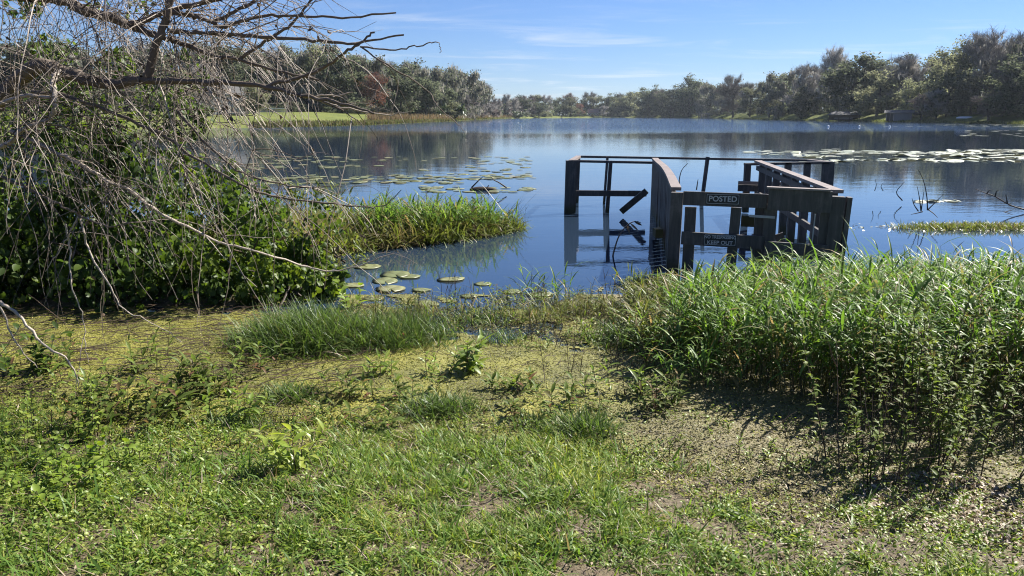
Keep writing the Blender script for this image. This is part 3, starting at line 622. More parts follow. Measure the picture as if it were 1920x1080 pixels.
# walkway railings
capL = smooth_line([G(1268, 351, TOP), G(1256, 326, TOP), G(1246, 312, TOP), G(1236, 303.5, TOP), G(1228, 296, TOP)], 4)
capR = smooth_line([G(1571, 356, TOP) * (1 - k_ / 4) + G(1421, 300.5, TOP) * k_ / 4 for k_ in range(5)], 4)
def cap(line, w_, name='cap_rail', th=.04):
    T = nrm(np.gradient(line, axis=0)); S = nrm(np.cross(T, (0, 0, 1.)))
    c = np.stack([line - S * w_ / 2, line + S * w_ / 2, line + S * w_ / 2 - [0, 0, th], line - S * w_ / 2 - [0, 0, th], line - S * w_ / 2], 1)
    a = Acc().grid(c); a.quads(c[0, :4], [(0, 1, 2, 3)]); a.quads(c[-1, :4], [(3, 2, 1, 0)])
    return a.build(name, M['cap'], dock)
cap(capL, .12); cap(capR, .13)
def along(line, f):
    s = np.r_[0, np.cumsum(np.linalg.norm(np.diff(line, axis=0), axis=1))]; q = f * s[-1]
    return np.array([np.interp(q, s, line[:, i]) for i in range(3)])
def railing(line, n, bw, side, z0=-.5):
    for i in range(n):
        f = (i + .5) / n; p = along(line, f); d_ = along(line, min(f + .02, 1)) - along(line, max(f - .02, 0)); d_ /= np.linalg.norm(d_); sd_ = np.cross(d_, (0, 0, 1.))
        q = p + sd_ * side * .035; lean = rng.normal(0, .012, 2); th_ = .035 if n > 12 else .10
        tube_box('baluster', (q[0] - lean[0], q[1] - lean[1], z0), (q[0], q[1], TOP - .045), bw * rng.uniform(.93, 1.03), th_, sd_)
    for z_ in (.42, .88):
        for i in range(6):
            a, b_ = along(line, i / 6), along(line, (i + 1) / 6)
            d_ = nrm(b_ - a); sd_ = np.cross(d_, (0, 0, 1.)) * side * -.004
            a, b_ = a + sd_, b_ + sd_; a[2] = b_[2] = z_
            tube_box('rail', a, b_, .038, .085)
railing(capL, 25, .19, -1); railing(capR, 8, .12, 1)
pr = capR[-1]
# gate posts, boxed in boards
tube_box('post', (gl[0] - .03, gl[1], -.9), (gl[0], gl[1], TOP - .045), .135, .12, gn)
tube_box('post', (gr[0] - .06, gr[1], -.9), (gr[0], gr[1], TOP - .045), .145, .15, gn)
tube_box('post_board', (gr[0] + .045, gr[1] - .03, -.8), (gr[0] + .115, gr[1] - .03, TOP - .05), .05, .16, gn)
tube_box('post_board', (gr[0] + .10, gr[1] + .02, .0), (gr[0] + .125, gr[1] + .02, .42), .03, .12, gn)
# the gate: fixed leaf with the signs, and the proud leaf on the right
gt = thing('gate', None, None); gt.parent = dock
rh = .158
def gbox(name, u0, z0, u1, z1, w_, th, f=0., mat='dock', vert=False):
    return tube_box(name, gp(u0, z0, f), gp(u1, z1, f), th if not vert else w_, w_ if not vert else th, (0, 0, 1) if not vert else gn, mat, gt)
u_mid = gw * .56
gbox('top_rail', .07, .915, u_mid + .02, .905, rh, .04, .045)
gbox('bottom_rail', .07, .45, u_mid + .02, .43, .15, .04, .045)
gbox('stile', .155, -.7, .16, .81, .13, .04, .0, vert=True)
gbox('picket', gw * .36, -.6, gw * .385, .82, .115, .035, .0, vert=True)
gbox('stile', u_mid - .02, -.7, u_mid - .02, .97, .15, .06, -.06, vert=True)
gbox('stile', u_mid + .07, -.7, u_mid + .07, .87, .14, .045, .02, vert=True)
gbox('top_rail', u_mid + .03, .93, gw - .07, .915, .235, .045, .09)
gbox('top_cap', u_mid + .01, 1.062, gw - .09, 1.047, .02, .12, .075, 'cap')
gbox('bottom_rail', u_mid + .03, .375, gw - .07, .355, .165, .045, .09)
gbox('stile', gw - .13, -.6, gw - .12, .8, .10, .04, .03, vert=True)
gbox('hinge_plate', u_mid - .16, .735, u_mid + .12, .725, .028, .006, .052, 'steel')
gbox('edge_strip', gw - .235, .35, gw - .225, .78, .012, .012, .075, 'steel', vert=True)
gbox('brace', u_mid + .18, .52, gw - .45, .18, .10, .035, -.10)
# platform at the far end
A0, A1 = D(1071, 299, 14.85), D(1085, 291, 16.7)
B0 = D(1516, 298, 15.9); B1 = D(1557, 302, 14.9); R0 = D(1396, 305, 14.9); WL = D(1222, 302, 15.0)
for a, b_ in ((A0, A1), (A1, B0), (B0, B1), (R0, B1), (A0, WL)):
    tube_box('top_rail', a - [0, 0, .03], b_ - [0, 0, .03], .10, .045, mat='cap' if (a is A0 and b_ is A1) or (a is B0) else 'dock')
def vpost(px0, py0, px1, py1, y, w_=.1, name='post', dp=.1):
    a, b_ = D(px0, py0, y), D(px1, py1, y); b_ = a + (b_ - a) * 1.25
    return tube_box(name, b_, a, w_, dp, (0, 1, 0))
vpost(1071, 301, 1068, 391, 14.83, .20, dp=.16); vpost(1082, 301, 1077, 391, 14.95, .05, 'baluster', .05); 
vpost(1139, 294, 1133, 376, 16.4, .05, 'baluster', .05); vpost(1145, 303, 1139, 391, 14.9, .07, 'baluster', .05)
vpost(1327, 294, 1316, 378, 16.2, .07, 'baluster', .06)
vpost(1402, 306, 1398, 380, 14.86, .11, 'post', .1)
for x in (1478, 1514, 1548): vpost(x, 305, x - 4, 380, 14.88, .12, 'baluster', .06)
vpost(1556, 303, 1551, 385, 14.95, .14, 'post', .12); vpost(1084, 293, 1081, 372, 16.68, .09, 'post', .09)
tube_box('mid_rail', D(1077, 362, 14.86), D(1212, 363, 14.86), .05, .11)
tube_box('low_rail', D(1384, 349, 14.7), D(1475, 351, 14.6), .06, .19, mat='cap')
tube_box('low_rail', D(1384, 352, 14.55), D(1560, 357, 14.4), .05, .12)
# broken boards hanging off the corner
tube_box('broken_board', D(1212, 358, 14.2), D(1165, 397, 14.4), .11, .05, (0, 1, 0))
tube_box('joist', D(1390, 414, 12.3), D(1436, 416, 12.2), .10, .17, mat='algae_wood')
tube_box('joist', D(1230, 434, 11.8), D(1236, 438, 10.5), .10, .12, mat='algae_wood')
tube_box('deck_board', (2.2, 10.2, -.12), (4.1, 9.7, -.12), .5, .04); tube_box('deck_board', (1.3, 15.7, -.12), (5.7, 15.2, -.12), .9, .04)
# the two signs
M['sign'] = solid_mat('black_sign_plate', [(.012, .012, .014), (.022, .022, .024)], 6, .4, .4)
M['letter'] = solid_mat('faded_white_lettering', [(.38, .38, .38), (.55, .55, .55)], 30, .6, .3)
def text_mesh(s, size, sx=1.0):
    cu = bpy.data.curves.new('t', 'FONT'); cu.body = s; cu.size = size; cu.align_x = 'CENTER'; cu.align_y = 'CENTER'; cu.extrude = .0008; cu.offset = size * .018
    ob = bpy.data.objects.new('t', cu); C.objects.link(ob); dg = bpy.context.evaluated_depsgraph_get()
    me = bpy.data.meshes.new_from_object(ob.evaluated_get(dg)); bpy.data.objects.remove(ob); bpy.data.curves.remove(cu)
    for v_ in me.vertices: v_.co.x *= sx
    return me
grz = math.atan2(gdir[1], gdir[0])
def sign(name, label, u, z, W_, H_, lines, border):
    p = gp(u, z, .07); s = thing(name, label, 'sign', p, grz)
    box('plate', M['sign'], s, (-W_ / 2, 0, 0), (W_ / 2, 0, 0), .004, H_)
    for tx, zz_, size, sx in lines:
        o_ = new_obj('lettering', text_mesh(tx, size, sx), M['letter'], s); o_.location = (0, -.0035, zz_); o_.rotation_euler = (math.pi / 2, 0, 0)
    for sx in (-1, 1):
        for sz_ in (-1, 1): Acc().grid(tubes([(sx * (W_ / 2 - .02), .001, sz_ * (H_ / 2 - .02)), (sx * (W_ / 2 - .02), -.006, sz_ * (H_ / 2 - .02))], [[.006, .0045]], 8)).build('screw', M['steel'], s)
    if border:
        e = .012
        for a, b_, ww, hh in (((-W_ / 2 + e, 0, H_ / 2 - e), (W_ / 2 - e, 0, H_ / 2 - e), .003, .004), ((-W_ / 2 + e, 0, -H_ / 2 + e), (W_ / 2 - e, 0, -H_ / 2 + e), .003, .004)): box('border_line', M['letter'], s, (a[0], -.0025, a[2]), (b_[0], -.0025, b_[2]), ww, hh)
        for sx in (-1, 1): box('border_line', M['letter'], s, (sx * (W_ / 2 - e), -.0025, -H_ / 2 + e), (sx * (W_ / 2 - e), -.0025, H_ / 2 - e), .004, .003, (0, 1, 0))
pz = D(1355, 370.5, gp(.5, 0)[1])[2]
def u_at(px, py):
    best = min(np.linspace(0, gw, 400), key=lambda u_: abs((lambda q: 960 + FPX * q[0] / (q[1] * math.cos(PITCH) + (CAM_H - q[2]) * math.sin(PITCH)))(gp(u_, 1 - (py - 350) / 165, .07)) - px)); return best
sign('posted_sign', 'black sign reading POSTED on the upper gate rail', u_at(1355, 370), .917, .375, .128, [('POSTED', 0, .088, .98)], True)
sign('trespassing_sign', 'black sign reading NO TRESPASSING KEEP OUT on the lower gate rail', u_at(1350, 441), .445, .365, .138, [('NO TRESPASSING', .032, .050, .90), ('KEEP OUT', -.032, .060, 1.05)], True)
# flexible reed stalk bent over beside the dock, and thin dead stems standing in the water
def dead_stems(name, label, lines, mat, y, r0=.012, cat='stick', grp=None):
    pts = [[D(a, b_, y) for a, b_ in ln] for ln in lines]; base = pts[0][0]
    root = thing(name, label, cat, (base[0], base[1], 0), 0, grp)
    for q in pts:
        ln = smooth_line(q, 4) - np.array([base[0], base[1], 0]); Acc().grid(tubes(ln, np.linspace(r0, r0 * .35, len(ln)), 5)).build('stem', M[mat], root)
    return root
s_ = dead_stems('bent_stalk', 'drooping brown reed stalk bent over the water beside the dock', [[(1147, 492), (1152, 468), (1162, 440), (1178, 421), (1192, 415), (1202, 418)]], 'twig', 10.2, .013)
bp = np.array([D(1176, 422, 10.2), D(1182, 419, 10.2), D(1190, 416, 10.2)]) - np.array(s_.location)
Acc().grid(strips(bp, [(.3, 0, -.9), (.7, 0, -.6), (.9, 0, -.4)], [(0, -1, 0.2)] * 3, [.13, .16, .12], .03, 'lance', .3)).build('leaf', M['litter'], s_)
dead_stems('water_stalk', 'two thin dead stems rising from the water behind the gate', [[(1274, 349), (1274, 335), (1279, 318), (1290, 306)], [(1306, 356), (1308, 342), (1309, 336)]], 'dark_twig', 15.5, .014)
dead_stems('water_stalk', 'crossed dead sticks in the water by the floating lily pads', [[(884, 352), (898, 338), (906, 331)], [(950, 352), (935, 342), (925, 337), (920, 330)]], 'dark_twig', 19.0, .02)
dead_stems('water_stalk', 'faint crooked stems in the water right of the dock', [[(1640, 358), (1643, 347), (1641, 336)], [(1656, 358), (1652, 350), (1655, 344)]], 'dark_twig', 17, .01)
dead_stems('water_stalk', 'sharply kinked dead stick in the water right of the dock', [[(1692, 376), (1681, 360), (1696, 341)]], 'dark_twig', 16.5, .014)
dead_stems('dead_branch', 'spray of dead branches rising from the water beside the grassy islet', [[(1739, 394), (1738, 370), (1732, 340), (1722, 318)], [(1739, 394), (1755, 378), (1769, 364)], [(1727, 396), (1724, 372), (1720, 350)], [(1727, 396), (1730, 376), (1732, 360)], [(1722, 396), (1714, 384), (1710, 372)], [(1730, 397), (1718, 400), (1708, 402)], [(1739, 392), (1750, 400), (1758, 408)]], 'dark_twig', 14.0, .012)
dead_stems('dead_branch', 'fallen pale branch lying across pads at the right edge', [[(1925, 394), (1895, 385), (1865, 368), (1848, 362), (1828, 354)], [(1850, 364), (1854, 358), (1860, 355)], [(1889, 382), (1886, 365)], [(1866, 368), (1868, 360), (1873, 356)], [(1838, 411), (1870, 402), (1900, 393)]], 'dark_twig', 15.0, .016)
lg = G(905, 357); lo = thing('log', 'short dark log floating at the edge of the lily pads', 'log', lg, .1)
Acc().grid(tubes(smooth_line([(-.32, 0, .0), (0, .02, .03), (.34, 0, .01)], 4), np.array([.05, .065, .07, .07, .065, .06, .055, .05, .03]), 8)).build('trunk', M['dark_twig'], lo); Acc().grid(tubes([(.1, 0, .05), (.16, .02, .13)], [[.02, .01]], 5)).build('stub', M['dark_twig'], lo)

# ------------------------------------------------------------------ lily pads
def pad_mesh(seed, notch=True):
    r_ = np.random.default_rng(seed); a = np.linspace(.14, 2 * np.pi - .14, 15); k = 1 + r_.normal(0, .035, 15)
    rim = np.stack([np.cos(a) * k, np.sin(a) * k, .012 + r_.normal(0, .012, 15)], -1); inn = np.stack([np.cos(a) * .6, np.sin(a) * .6, .004 + 0 * a], -1)
    cen = np.repeat(np.array([[.04, 0, .0]]), 15, 0)
    V = np.stack([cen, inn, rim, rim * [.985, .985, 1] - [0, 0, .018]])
    i = np.arange(14); q = []
    for r0 in range(3): q += [(r0 * 15 + j, (r0 + 1) * 15 + j, (r0 + 1) * 15 + j + 1, r0 * 15 + j + 1) for j in i]
    me = mesh_np('lily_pad', V.reshape(-1, 3), q, np.full(60, r_.random())); return me
PM = [pad_mesh(i) for i in range(8)]
for me in PM: me.materials.append(M['pad'])
PMF = [pad_mesh(i + 20) for i in range(6)]
for me in PMF: me.materials.append(M['pad_glare'])
pads = []
def pad_patch(px0, px1, py0, py1, n, rmin, rmax, lab, grp, far, dens=None, thr=.5, seed=0, st=(6, 3)):
    c = 0; tries = 0
    while c < n and tries < n * 60:
        tries += 1; x, y = random.uniform(px0, px1), random.uniform(py0, py1); p = G(x, y)
        if fbm(p[0] / st[0], p[1] / st[1], 1, seed) < thr: continue
        if dens and random.random() > dens(x, y): continue
        f_ = (x - px0) / (px1 - px0); pads.append((p, random.uniform(rmin, rmax), lab + (' at its left end', ' near its middle', ' at its right end')[min(int(f_ * 3), 2)] if n > 45 else lab, grp, far)); c += 1
pad_patch(470, 1000, 294, 345, 290, .09, .22, 'small pale green lily pad in the raft beyond the grassy spit', 'lily pads beyond the spit', 0, lambda x, y: 1 if x < 860 else .8, .47, 3, (4, 1.6))
pad_patch(790, 1000, 318, 362, 60, .10, .2, 'small yellowish lily pad around the floating log', 'lily pads around the log', 0, None, .5, 8, (2.2, 1.0))
pad_patch(1500, 2000, 280, 304, 380, .18, .36, 'sunlit silvery lily pad in the raft off the right shore', 'lily pads off the right shore', 1, lambda x, y: 1, .52, 12, (5, 1.5))
pad_patch(1400, 1600, 283, 299, 40, .15, .3, 'sunlit silvery lily pad in the raft off the right shore', 'lily pads off the right shore', 1, None, .5, 12, (6, 2))
pad_patch(1800, 2000, 244, 258, 40, .25, .4, 'sunlit silvery lily pad near the right bank', 'lily pads near the right bank', 1, None, .55, 15, (9, 5))
pad_patch(1600, 2000, 233, 240, 60, .4, .7, 'sunlit silvery lily pad near the right bank', 'lily pads near the right bank', 1, lambda x, y: (x - 1600) / 400, .45, 17, (30, 9))
pad_patch(1725, 1800, 377, 388, 14, .1, .17, 'bright lily pad beside the spray of dead branches', 'lily pads by the dead branches', 1)
pad_patch(1835, 1960, 380, 396, 26, .12, .2, 'bright lily pad under the fallen branch at the right edge', 'lily pads under the fallen branch', 1)
pads.sort(key=lambda q: -q[1] / q[0][1] ** 1.0)
near = [((846, 524), .25, 'pale lily pad nearest the open water'), ((741, 516), .30, 'largest green lily pad in the near cove'), ((766, 520), .2, 'lily pad touching the right side of the largest pad'), ((722, 528), .24, 'lily pad overlapping below the largest one'), ((690, 501), .24, 'lily pad at the tip of the long drooping branch'),
        ((732, 543), .27, 'round lily pad nearest the leafy sprout in the cove'), ((1010, 553), .22, 'lily pad at the edge of the floating debris'), ((800, 571), .2, 'small pad half covered in duckweed'), ((660, 536), .2, 'lily pad against the vine covered thicket')]
def put_pad(p, r, lab, grp, me):
    o = bpy.data.objects.new('lily_pad', me); C.objects.link(o); o.location = (p[0], p[1], .006 + random.random() * .006); o.scale = (r, r * random.uniform(.85, 1), r)
    k_ = .10 if me in PMF else .02; o.rotation_euler = (random.gauss(0, k_), random.gauss(0, k_), random.uniform(0, 6.3)); return tag(o, lab, 'lily pad', grp)
for i, (q, r, lab) in enumerate(near): put_pad(G(*q), r * .7, lab, 'big lily pads in the near cove', PM[i % 8])
for q, r, lab in (((905, 533), .1, 'tiny lily pad right of the outlying pad'), ((700, 560), .12, 'small lily pad under the leafy sprout'), ((790, 545), .11, 'small lily pad between the cove and the sparse tuft'), ((880, 556), .1, 'tiny lily pad by the thin stalks'), ((1060, 570), .1, 'tiny lily pad in the debris'), ((960, 548), .11, 'small lily pad beside the reeds in the water')): put_pad(G(*q), r, lab, 'big lily pads in the near cove', PM[2])
for i, (p, r, lab, grp, far) in enumerate(pads[:283]): put_pad(p, r, lab, grp, (PMF if far else PM)[i % (6 if far else 8)])
for far, mat in ((0, 'pad'), (1, 'pad_glare')):
    a = Acc(); ring = np.linspace(0, 2 * np.pi, 10)
    sel = [q for q in pads[283:] if q[4] == far]
    if not sel: continue
    P = np.array([q[0] for q in sel]); rr_ = np.array([q[1] for q in sel]); V = np.stack([np.repeat(P[:, None], 10, 1), P[:, None] + rr_[:, None, None] * np.stack([np.cos(ring), np.sin(ring), 0 * ring], -1)[None]], 1)
    V[..., 2] = .01 + rng.random((len(P), 1, 1)) * .008; V[:, 1, :, 2] += .006
    tag(a.grid(V).build('distant_lily_pads', M[mat]), kind='stuff')
# grassy islet at the right
def blades(P, h, wdt, mat, name, lean=.35, bend=(.3, 1.2), tint=None, prof='blade', parent=None, azw=None, acc=None):
    n = len(P); A = nrm(np.array([0, 0, 1.]) + rng.normal(0, lean, (n, 3)) * np.array([1, 1, .1]))
    hz = nrm(A * np.array([1, 1, 0]) + 1e-4); Nn = np.cross(np.cross(hz, A) * -1, A) * -1
    Nn = nrm(np.stack([-A[:, 0], -A[:, 1], 0 * A[:, 0]], -1) + np.array([0, 0, .0]) + rng.normal(0, .15, (n, 3)))
    V = strips(P, A, Nn, h, wdt, prof, rng.uniform(bend[0], bend[1], n))
    a = (acc or Acc()).grid(V, tint)
    return a if acc is not None else a.build(name, M[mat], parent)
c = G(1838, 428); root = thing('grass_islet', 'low mossy green islet of grass in the water at the right edge', 'islet', c)
n = 3200; q = rng.normal(0, 1, (n, 2)) * np.array([.62, .16]); q = q[np.abs(q[:, 0]) < 1.5]; n = len(q)
blades(np.c_[q, np.zeros(n)], rng.uniform(.05, .16, n), .012, 'spit', 'grass', .5, tint=np.clip(rng.normal(.6, .25, n) - np.clip(q[:, 0], 0, 1) * .25, 0, 1), parent=root)
n = 500; q = rng.normal(0, 1, (n, 2)) * np.array([.9, .22]); Acc().grid(strips(np.c_[q, np.full(n, .012)], rdir(n, -8, 15), rdir(n, 50, 90), rng.uniform(.03, .08, n), .035, 'leaf', .3)).build('floating_leaves', M['pad_glare'], root)

# ------------------------------------------------------------------ duckweed and algae on the shallows
def matmask(x, y):
    s = y - shore_y(x)
    lim = np.interp(x, [-6, -3, -2, -1.0, .0, .7, 1.2, 2, 4], [7.6, 7.6, 7.1, 6.55, 6.25, 6.2, 6.2, 6.2, 5.8])
    n_ = fbm(x, y, .55, 21); n2 = fbm(x, y, .22, 25)
    edge = np.clip((lim - y) / .9, -1, 1); edge = np.where((x > -1.9) & (x < 1.7) & (y < 7.9), np.maximum(edge, -.30), edge)
    m = .575 + edge * .42 + (n_ - .5) * .9 + (n2 - .5) * .5
    return np.where(s < -.5, 0, m)
dm, t, o = mat_new('duckweed_mat'); v = objco(t)
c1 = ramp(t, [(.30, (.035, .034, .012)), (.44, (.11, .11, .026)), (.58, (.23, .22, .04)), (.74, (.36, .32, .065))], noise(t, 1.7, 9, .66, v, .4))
c2 = ramp(t, [(.35, (.04, .036, .012)), (.52, (.19, .18, .035)), (.72, (.36, .32, .09))], noise(t, 120, 4, .7, v))
m1 = t.nodes.new('ShaderNodeMixRGB'); m1.inputs[0].default_value = .4; t.links.new(c1, m1.inputs[1]); t.links.new(c2, m1.inputs[2])
# drier, pinkish-tan towards the right bank: a thing of the place, by position
gx = t.nodes.new('ShaderNodeSeparateXYZ'); t.links.new(v, gx.inputs[0])
dry = tmap(tm('ADD', gx.outputs[0], tm('MULTIPLY', noise(t, 1.3, 5, .6, v), 1.6)), 1.25, 2.2, 0, 1)
c3 = ramp(t, [(.3, (.05, .042, .018)), (.5, (.17, .145, .065)), (.74, (.33, .275, .15))], noise(t, 75, 5, .75, v))
m2 = t.nodes.new('ShaderNodeMixRGB'); t.links.new(dry, m2.inputs[0]); t.links.new(m1.outputs[0], m2.inputs[1]); t.links.new(c3, m2.inputs[2])
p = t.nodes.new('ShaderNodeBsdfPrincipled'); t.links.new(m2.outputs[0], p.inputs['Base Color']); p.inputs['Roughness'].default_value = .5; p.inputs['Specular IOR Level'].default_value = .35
b = t.nodes.new('ShaderNodeBump'); b.inputs['Strength'].default_value = 1; b.inputs['Distance'].default_value = .012; t.links.new(noise(t, 90, 5, .7, v), b.inputs['Height']); t.links.new(b.outputs[0], p.inputs['Normal']); t.links.new(p.outputs[0], o.inputs[0])
gx_, gy_ = np.arange(-6.5, 4.6, .03), np.arange(3.0, 8.6, .03); X, Y = np.meshgrid(gx_, gy_); Mk = matmask(X, Y) > .5
Z = .006 + (fbm(X, Y, .18, 31) - .4) * .016; Z = np.maximum(Z, .004)
i, j = np.nonzero(Mk[:-1, :-1] & Mk[1:, :-1] & Mk[:-1, 1:] & Mk[1:, 1:]); W_ = X.shape[1]; q = np.stack([i * W_ + j, i * W_ + j + 1, (i + 1) * W_ + j + 1, (i + 1) * W_ + j], -1)
used, inv = np.unique(q, return_inverse=True); Vv = np.stack([X, Y, Z], -1).reshape(-1, 3)[used]
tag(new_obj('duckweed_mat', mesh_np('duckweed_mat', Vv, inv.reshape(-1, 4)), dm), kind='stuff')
def near_n(n, poly, dens=None):                                  # denser towards the viewer so its grain stays visible
    return scatter(poly, n, (lambda x, y: np.clip((3.4 / y) ** 1.6, 0, 1) * (dens(x, y) if dens else 1)))
duckpoly = [(-6, 3.6), (4.2, 3.0), (4.5, 7.5), (-6.2, 8.2)]
n = 150000; q = near_n(n, duckpoly, lambda x, y: np.clip((matmask(x, y) - .42) * 8, 0, 1)); z = np.maximum(ground_z(q[:, 0], q[:, 1]), 0) + .008 + rng.random(n) * .012
dr = np.clip((q[:, 0] + fbm(q[:, 0], q[:, 1], .8, 4) * 1.6 - 1.1) / .9, 0, 1); isd = rng.random(n) < dr * .7
V = strips(np.c_[q, z], rdir(n, -20, 25), rdir(n, 35, 90), rng.uniform(.006, .015, n), rng.uniform(.004, .010, n), 'card', .5)
tint = np.clip(rng.normal(.5, .25, n) + (fbm(q[:, 0], q[:, 1], .5, 41) - .5) * 1.5, 0, 1)
tag(Acc().grid(V[~isd], tint[~isd]).build('duckweed', M['duck']), kind='stuff'); tag(Acc().grid(V[isd], tint[isd]).build('dry_duckweed', M['duck_dry']), kind='stuff')
# stringy debris and dead bits floating on it
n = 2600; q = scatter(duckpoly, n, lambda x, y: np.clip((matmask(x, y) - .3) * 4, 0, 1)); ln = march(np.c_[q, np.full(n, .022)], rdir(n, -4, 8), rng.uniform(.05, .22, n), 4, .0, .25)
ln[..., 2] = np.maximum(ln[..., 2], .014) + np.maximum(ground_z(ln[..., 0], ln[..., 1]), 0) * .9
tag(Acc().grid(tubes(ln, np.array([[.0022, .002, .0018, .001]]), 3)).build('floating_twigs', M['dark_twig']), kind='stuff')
n = 5200; q = scatter([(-1.9, 6.3), (1.8, 6.1), (1.9, 8.1), (.2, 8.2), (-1.9, 7.9)], n, lambda x, y: np.clip((fbm(x, y, .35, 51) - .42) * 5, 0, 1) * np.clip(1.25 - (y - 6.3) / 1.7, 0, 1))
tag(Acc().grid(strips(np.c_[q, np.full(n, .01)], rdir(n, -6, 18), rdir(n, 55, 90), rng.uniform(.012, .045, n), rng.uniform(.008, .02, n), 'leaf', .4), np.clip(rng.normal(.35, .25, n), 0, 1)).build('floating_debris', M['duck_dry']), kind='stuff')

# ------------------------------------------------------------------ lawn in front
lawn = [(-4.5, 1.6), (4.2, 1.6), (4.2, 4.2), (.9, 4.8), (-4.8, 5.6)]
def lawn_d(x, y):
    s = shore_y(x) - y; base = np.clip((s + .25) / .5, 0, 1)
    bare = np.clip((fbm(x, y, .5, 61) - .30) * 6, .05, 1)
    bare = np.where(x < .2, np.maximum(bare, .75), bare); bare = bare * np.where((x > .25) & (y < 3.4), np.clip((fbm(x, y, .38, 66) - .28) * 5, .28, 1), 1)
    bare = bare * np.where((x > 1.7) & (y > 2.9), .5, 1)
    return base * bare * np.clip((vn(x, y, .11, 77) - .22) * 3.2, .12, 1)
n = 150000; q = near_n(n, lawn, lawn_d); z = np.maximum(ground_z(q[:, 0], q[:, 1]), 0) - .004
cl = fbm(q[:, 0], q[:, 1], .45, 71); h = rng.uniform(.025, .075, n) * (.5 + cl * 1.0) * np.where((q[:, 0] > -1.3) & (q[:, 0] < .5) & (q[:, 1] > 2.8), 1.45, 1)
a = blades(np.c_[q, z], h, rng.uniform(.0035, .0075, n), 'grass', 'grass', .85, (.2, 1.7), np.clip(rng.normal(.56, .24, n) + (cl - .5) * 1.0, 0, 1)); tag(a, kind='stuff')
n = 7000; q = near_n(n, lawn, lawn_d); z = np.maximum(ground_z(q[:, 0], q[:, 1]), 0)
tag(blades(np.c_[q, z], rng.uniform(.06, .15, n), rng.uniform(.006, .011, n), 'reed', 'coarse_grass', .75, (.3, 1.5), np.clip(rng.normal(.55, .2, n), 0, 1)), kind='stuff')
n = 32000; q = near_n(n, lawn, lambda x, y: np.clip(.25 + lawn_d(x, y), 0, 1) * np.clip((fbm(x, y, .6, 81) - .38) * 5, .08, 1)); z = np.maximum(ground_z(q[:, 0], q[:, 1]), 0) + rng.uniform(.008, .05, n)
tag(Acc().grid(strips(np.c_[q, z], rdir(n, -10, 45), rdir(n, 35, 90), rng.uniform(.010, .024, n) * np.where(rng.random(n) < .12, 1.6, 1), rng.uniform(.006, .015, n), 'round', .6, .3), np.clip(rng.normal(.68, .26, n), 0, 1)).build('ground_cover', M['broad']), kind='stuff')
def dry_d(x, y): return np.clip((1 - lawn_d(x, y)) * 1.1, .12, 1) * np.clip((shore_y(x) + .4 - y) / .4, 0, 1)
n = 20000; q = near_n(n, lawn, dry_d); z = np.maximum(ground_z(q[:, 0], q[:, 1]), 0) + .004 + rng.random(n) * .012
tag(Acc().grid(strips(np.c_[q, z], rdir(n, -12, 20), rdir(n, 40, 90), rng.uniform(.008, .032, n), rng.uniform(.003, .011, n), 'leaf', .9), rng.beta(1.3, 2.2, n)).build('leaf_litter', M['litter']), kind='stuff')
n = 4500; q = near_n(n, lawn, lambda x, y: np.clip((shore_y(x) + .3 - y) / .4, 0, 1)); z = np.maximum(ground_z(q[:, 0], q[:, 1]), 0) + .02
tag(blades(np.c_[q, z], rng.uniform(.04, .12, n), .0035, 'litter', 'dry_straw', 1.5, (0, .8)), kind='stuff')

# ------------------------------------------------------------------ grass tufts, weeds, reeds
def tuft(px, py, w_px, depth, hgt, n, label, mat='tuft', wdt=.008, lean=.48, name='grass_tuft', cat='grass tuft', bend=(.3, 1.7)):
    c = hit(px, py); sx = w_px / FPX * c[1] * .5
    root = thing(name, label, cat, c); q = np.clip(rng.normal(0, .5, (n, 2)), -1.2, 1.2) * np.array([sx, depth])
    hh = hgt * rng.uniform(.45, 1.1, n) * np.clip(1.15 - .35 * np.hypot(q[:, 0] / sx, q[:, 1] / depth), .4, 1)
    blades(np.c_[q, np.full(n, -.02)], hh, wdt * rng.uniform(.7, 1.2, n), mat, 'blades', lean, bend, np.clip(rng.normal(.55, .22, n), 0, 1), parent=root)
    k = max(n // 8, 10); q = np.clip(rng.normal(0, .5, (k, 2)), -1.2, 1.2) * np.array([sx, depth])
    blades(np.c_[q, np.full(k, -.01)], hgt * rng.uniform(.2, .6, k), wdt, 'litter', 'dead_blades', .8, (.3, 1.4), parent=root)
    return root
tuft(585, 640, 250, .42, .44, 4200, 'broad dense green grass tuft standing in the duckweed by the thicket')
tuft(735, 635, 210, .36, .34, 2600, 'second dense grass tuft reaching towards the open water')
tuft(825, 772, 150, .17, .20, 900, 'dark green grass tuft in the middle of the duckweed')
tuft(545, 748, 130, .16, .17, 700, 'grass tuft left of centre on the shallow edge')
tuft(1095, 815, 120, .18, .22, 800, 'upright grass tuft at the right of the lawn edge')
tuft(1010, 800, 120, .15, .13, 500, 'low grass tuft left of the upright one')
tuft(900, 600, 120, .25, .20, 420, 'thin sparse grass tuft at the water edge')
tuft(450, 800, 150, .18, .13, 700, 'grass tuft beside the yellow green sprout')
tuft(1225, 535, 120, .2, .22, 900, 'brownish grass tuft at the left gate post', 'spit')
tuft(1180, 640, 160, .3, .27, 900, 'sparse dark grass tuft left of the reed bed')
tuft(1240, 600, 160, .35, .42, 1200, 'leaning grass tuft at the left edge of the reed bed', 'spit', .008)
tuft(1000, 596, 150, .25, .28, 420, 'wispy grass tuft at the water edge below the dock', 'spit', .005)
tuft(1085, 585, 130, .25, .30, 420, 'wispy grass tuft beside the debris at the water edge', 'spit', .005)
tuft(780, 590, 140, .22, .22, 380, 'wispy grass tuft between the lily pads and the dense tufts', 'spit', .005)
tuft(940, 640, 110, .18, .20, 300, 'small sparse grass tuft on the edge of the duckweed', 'tuft', .005)
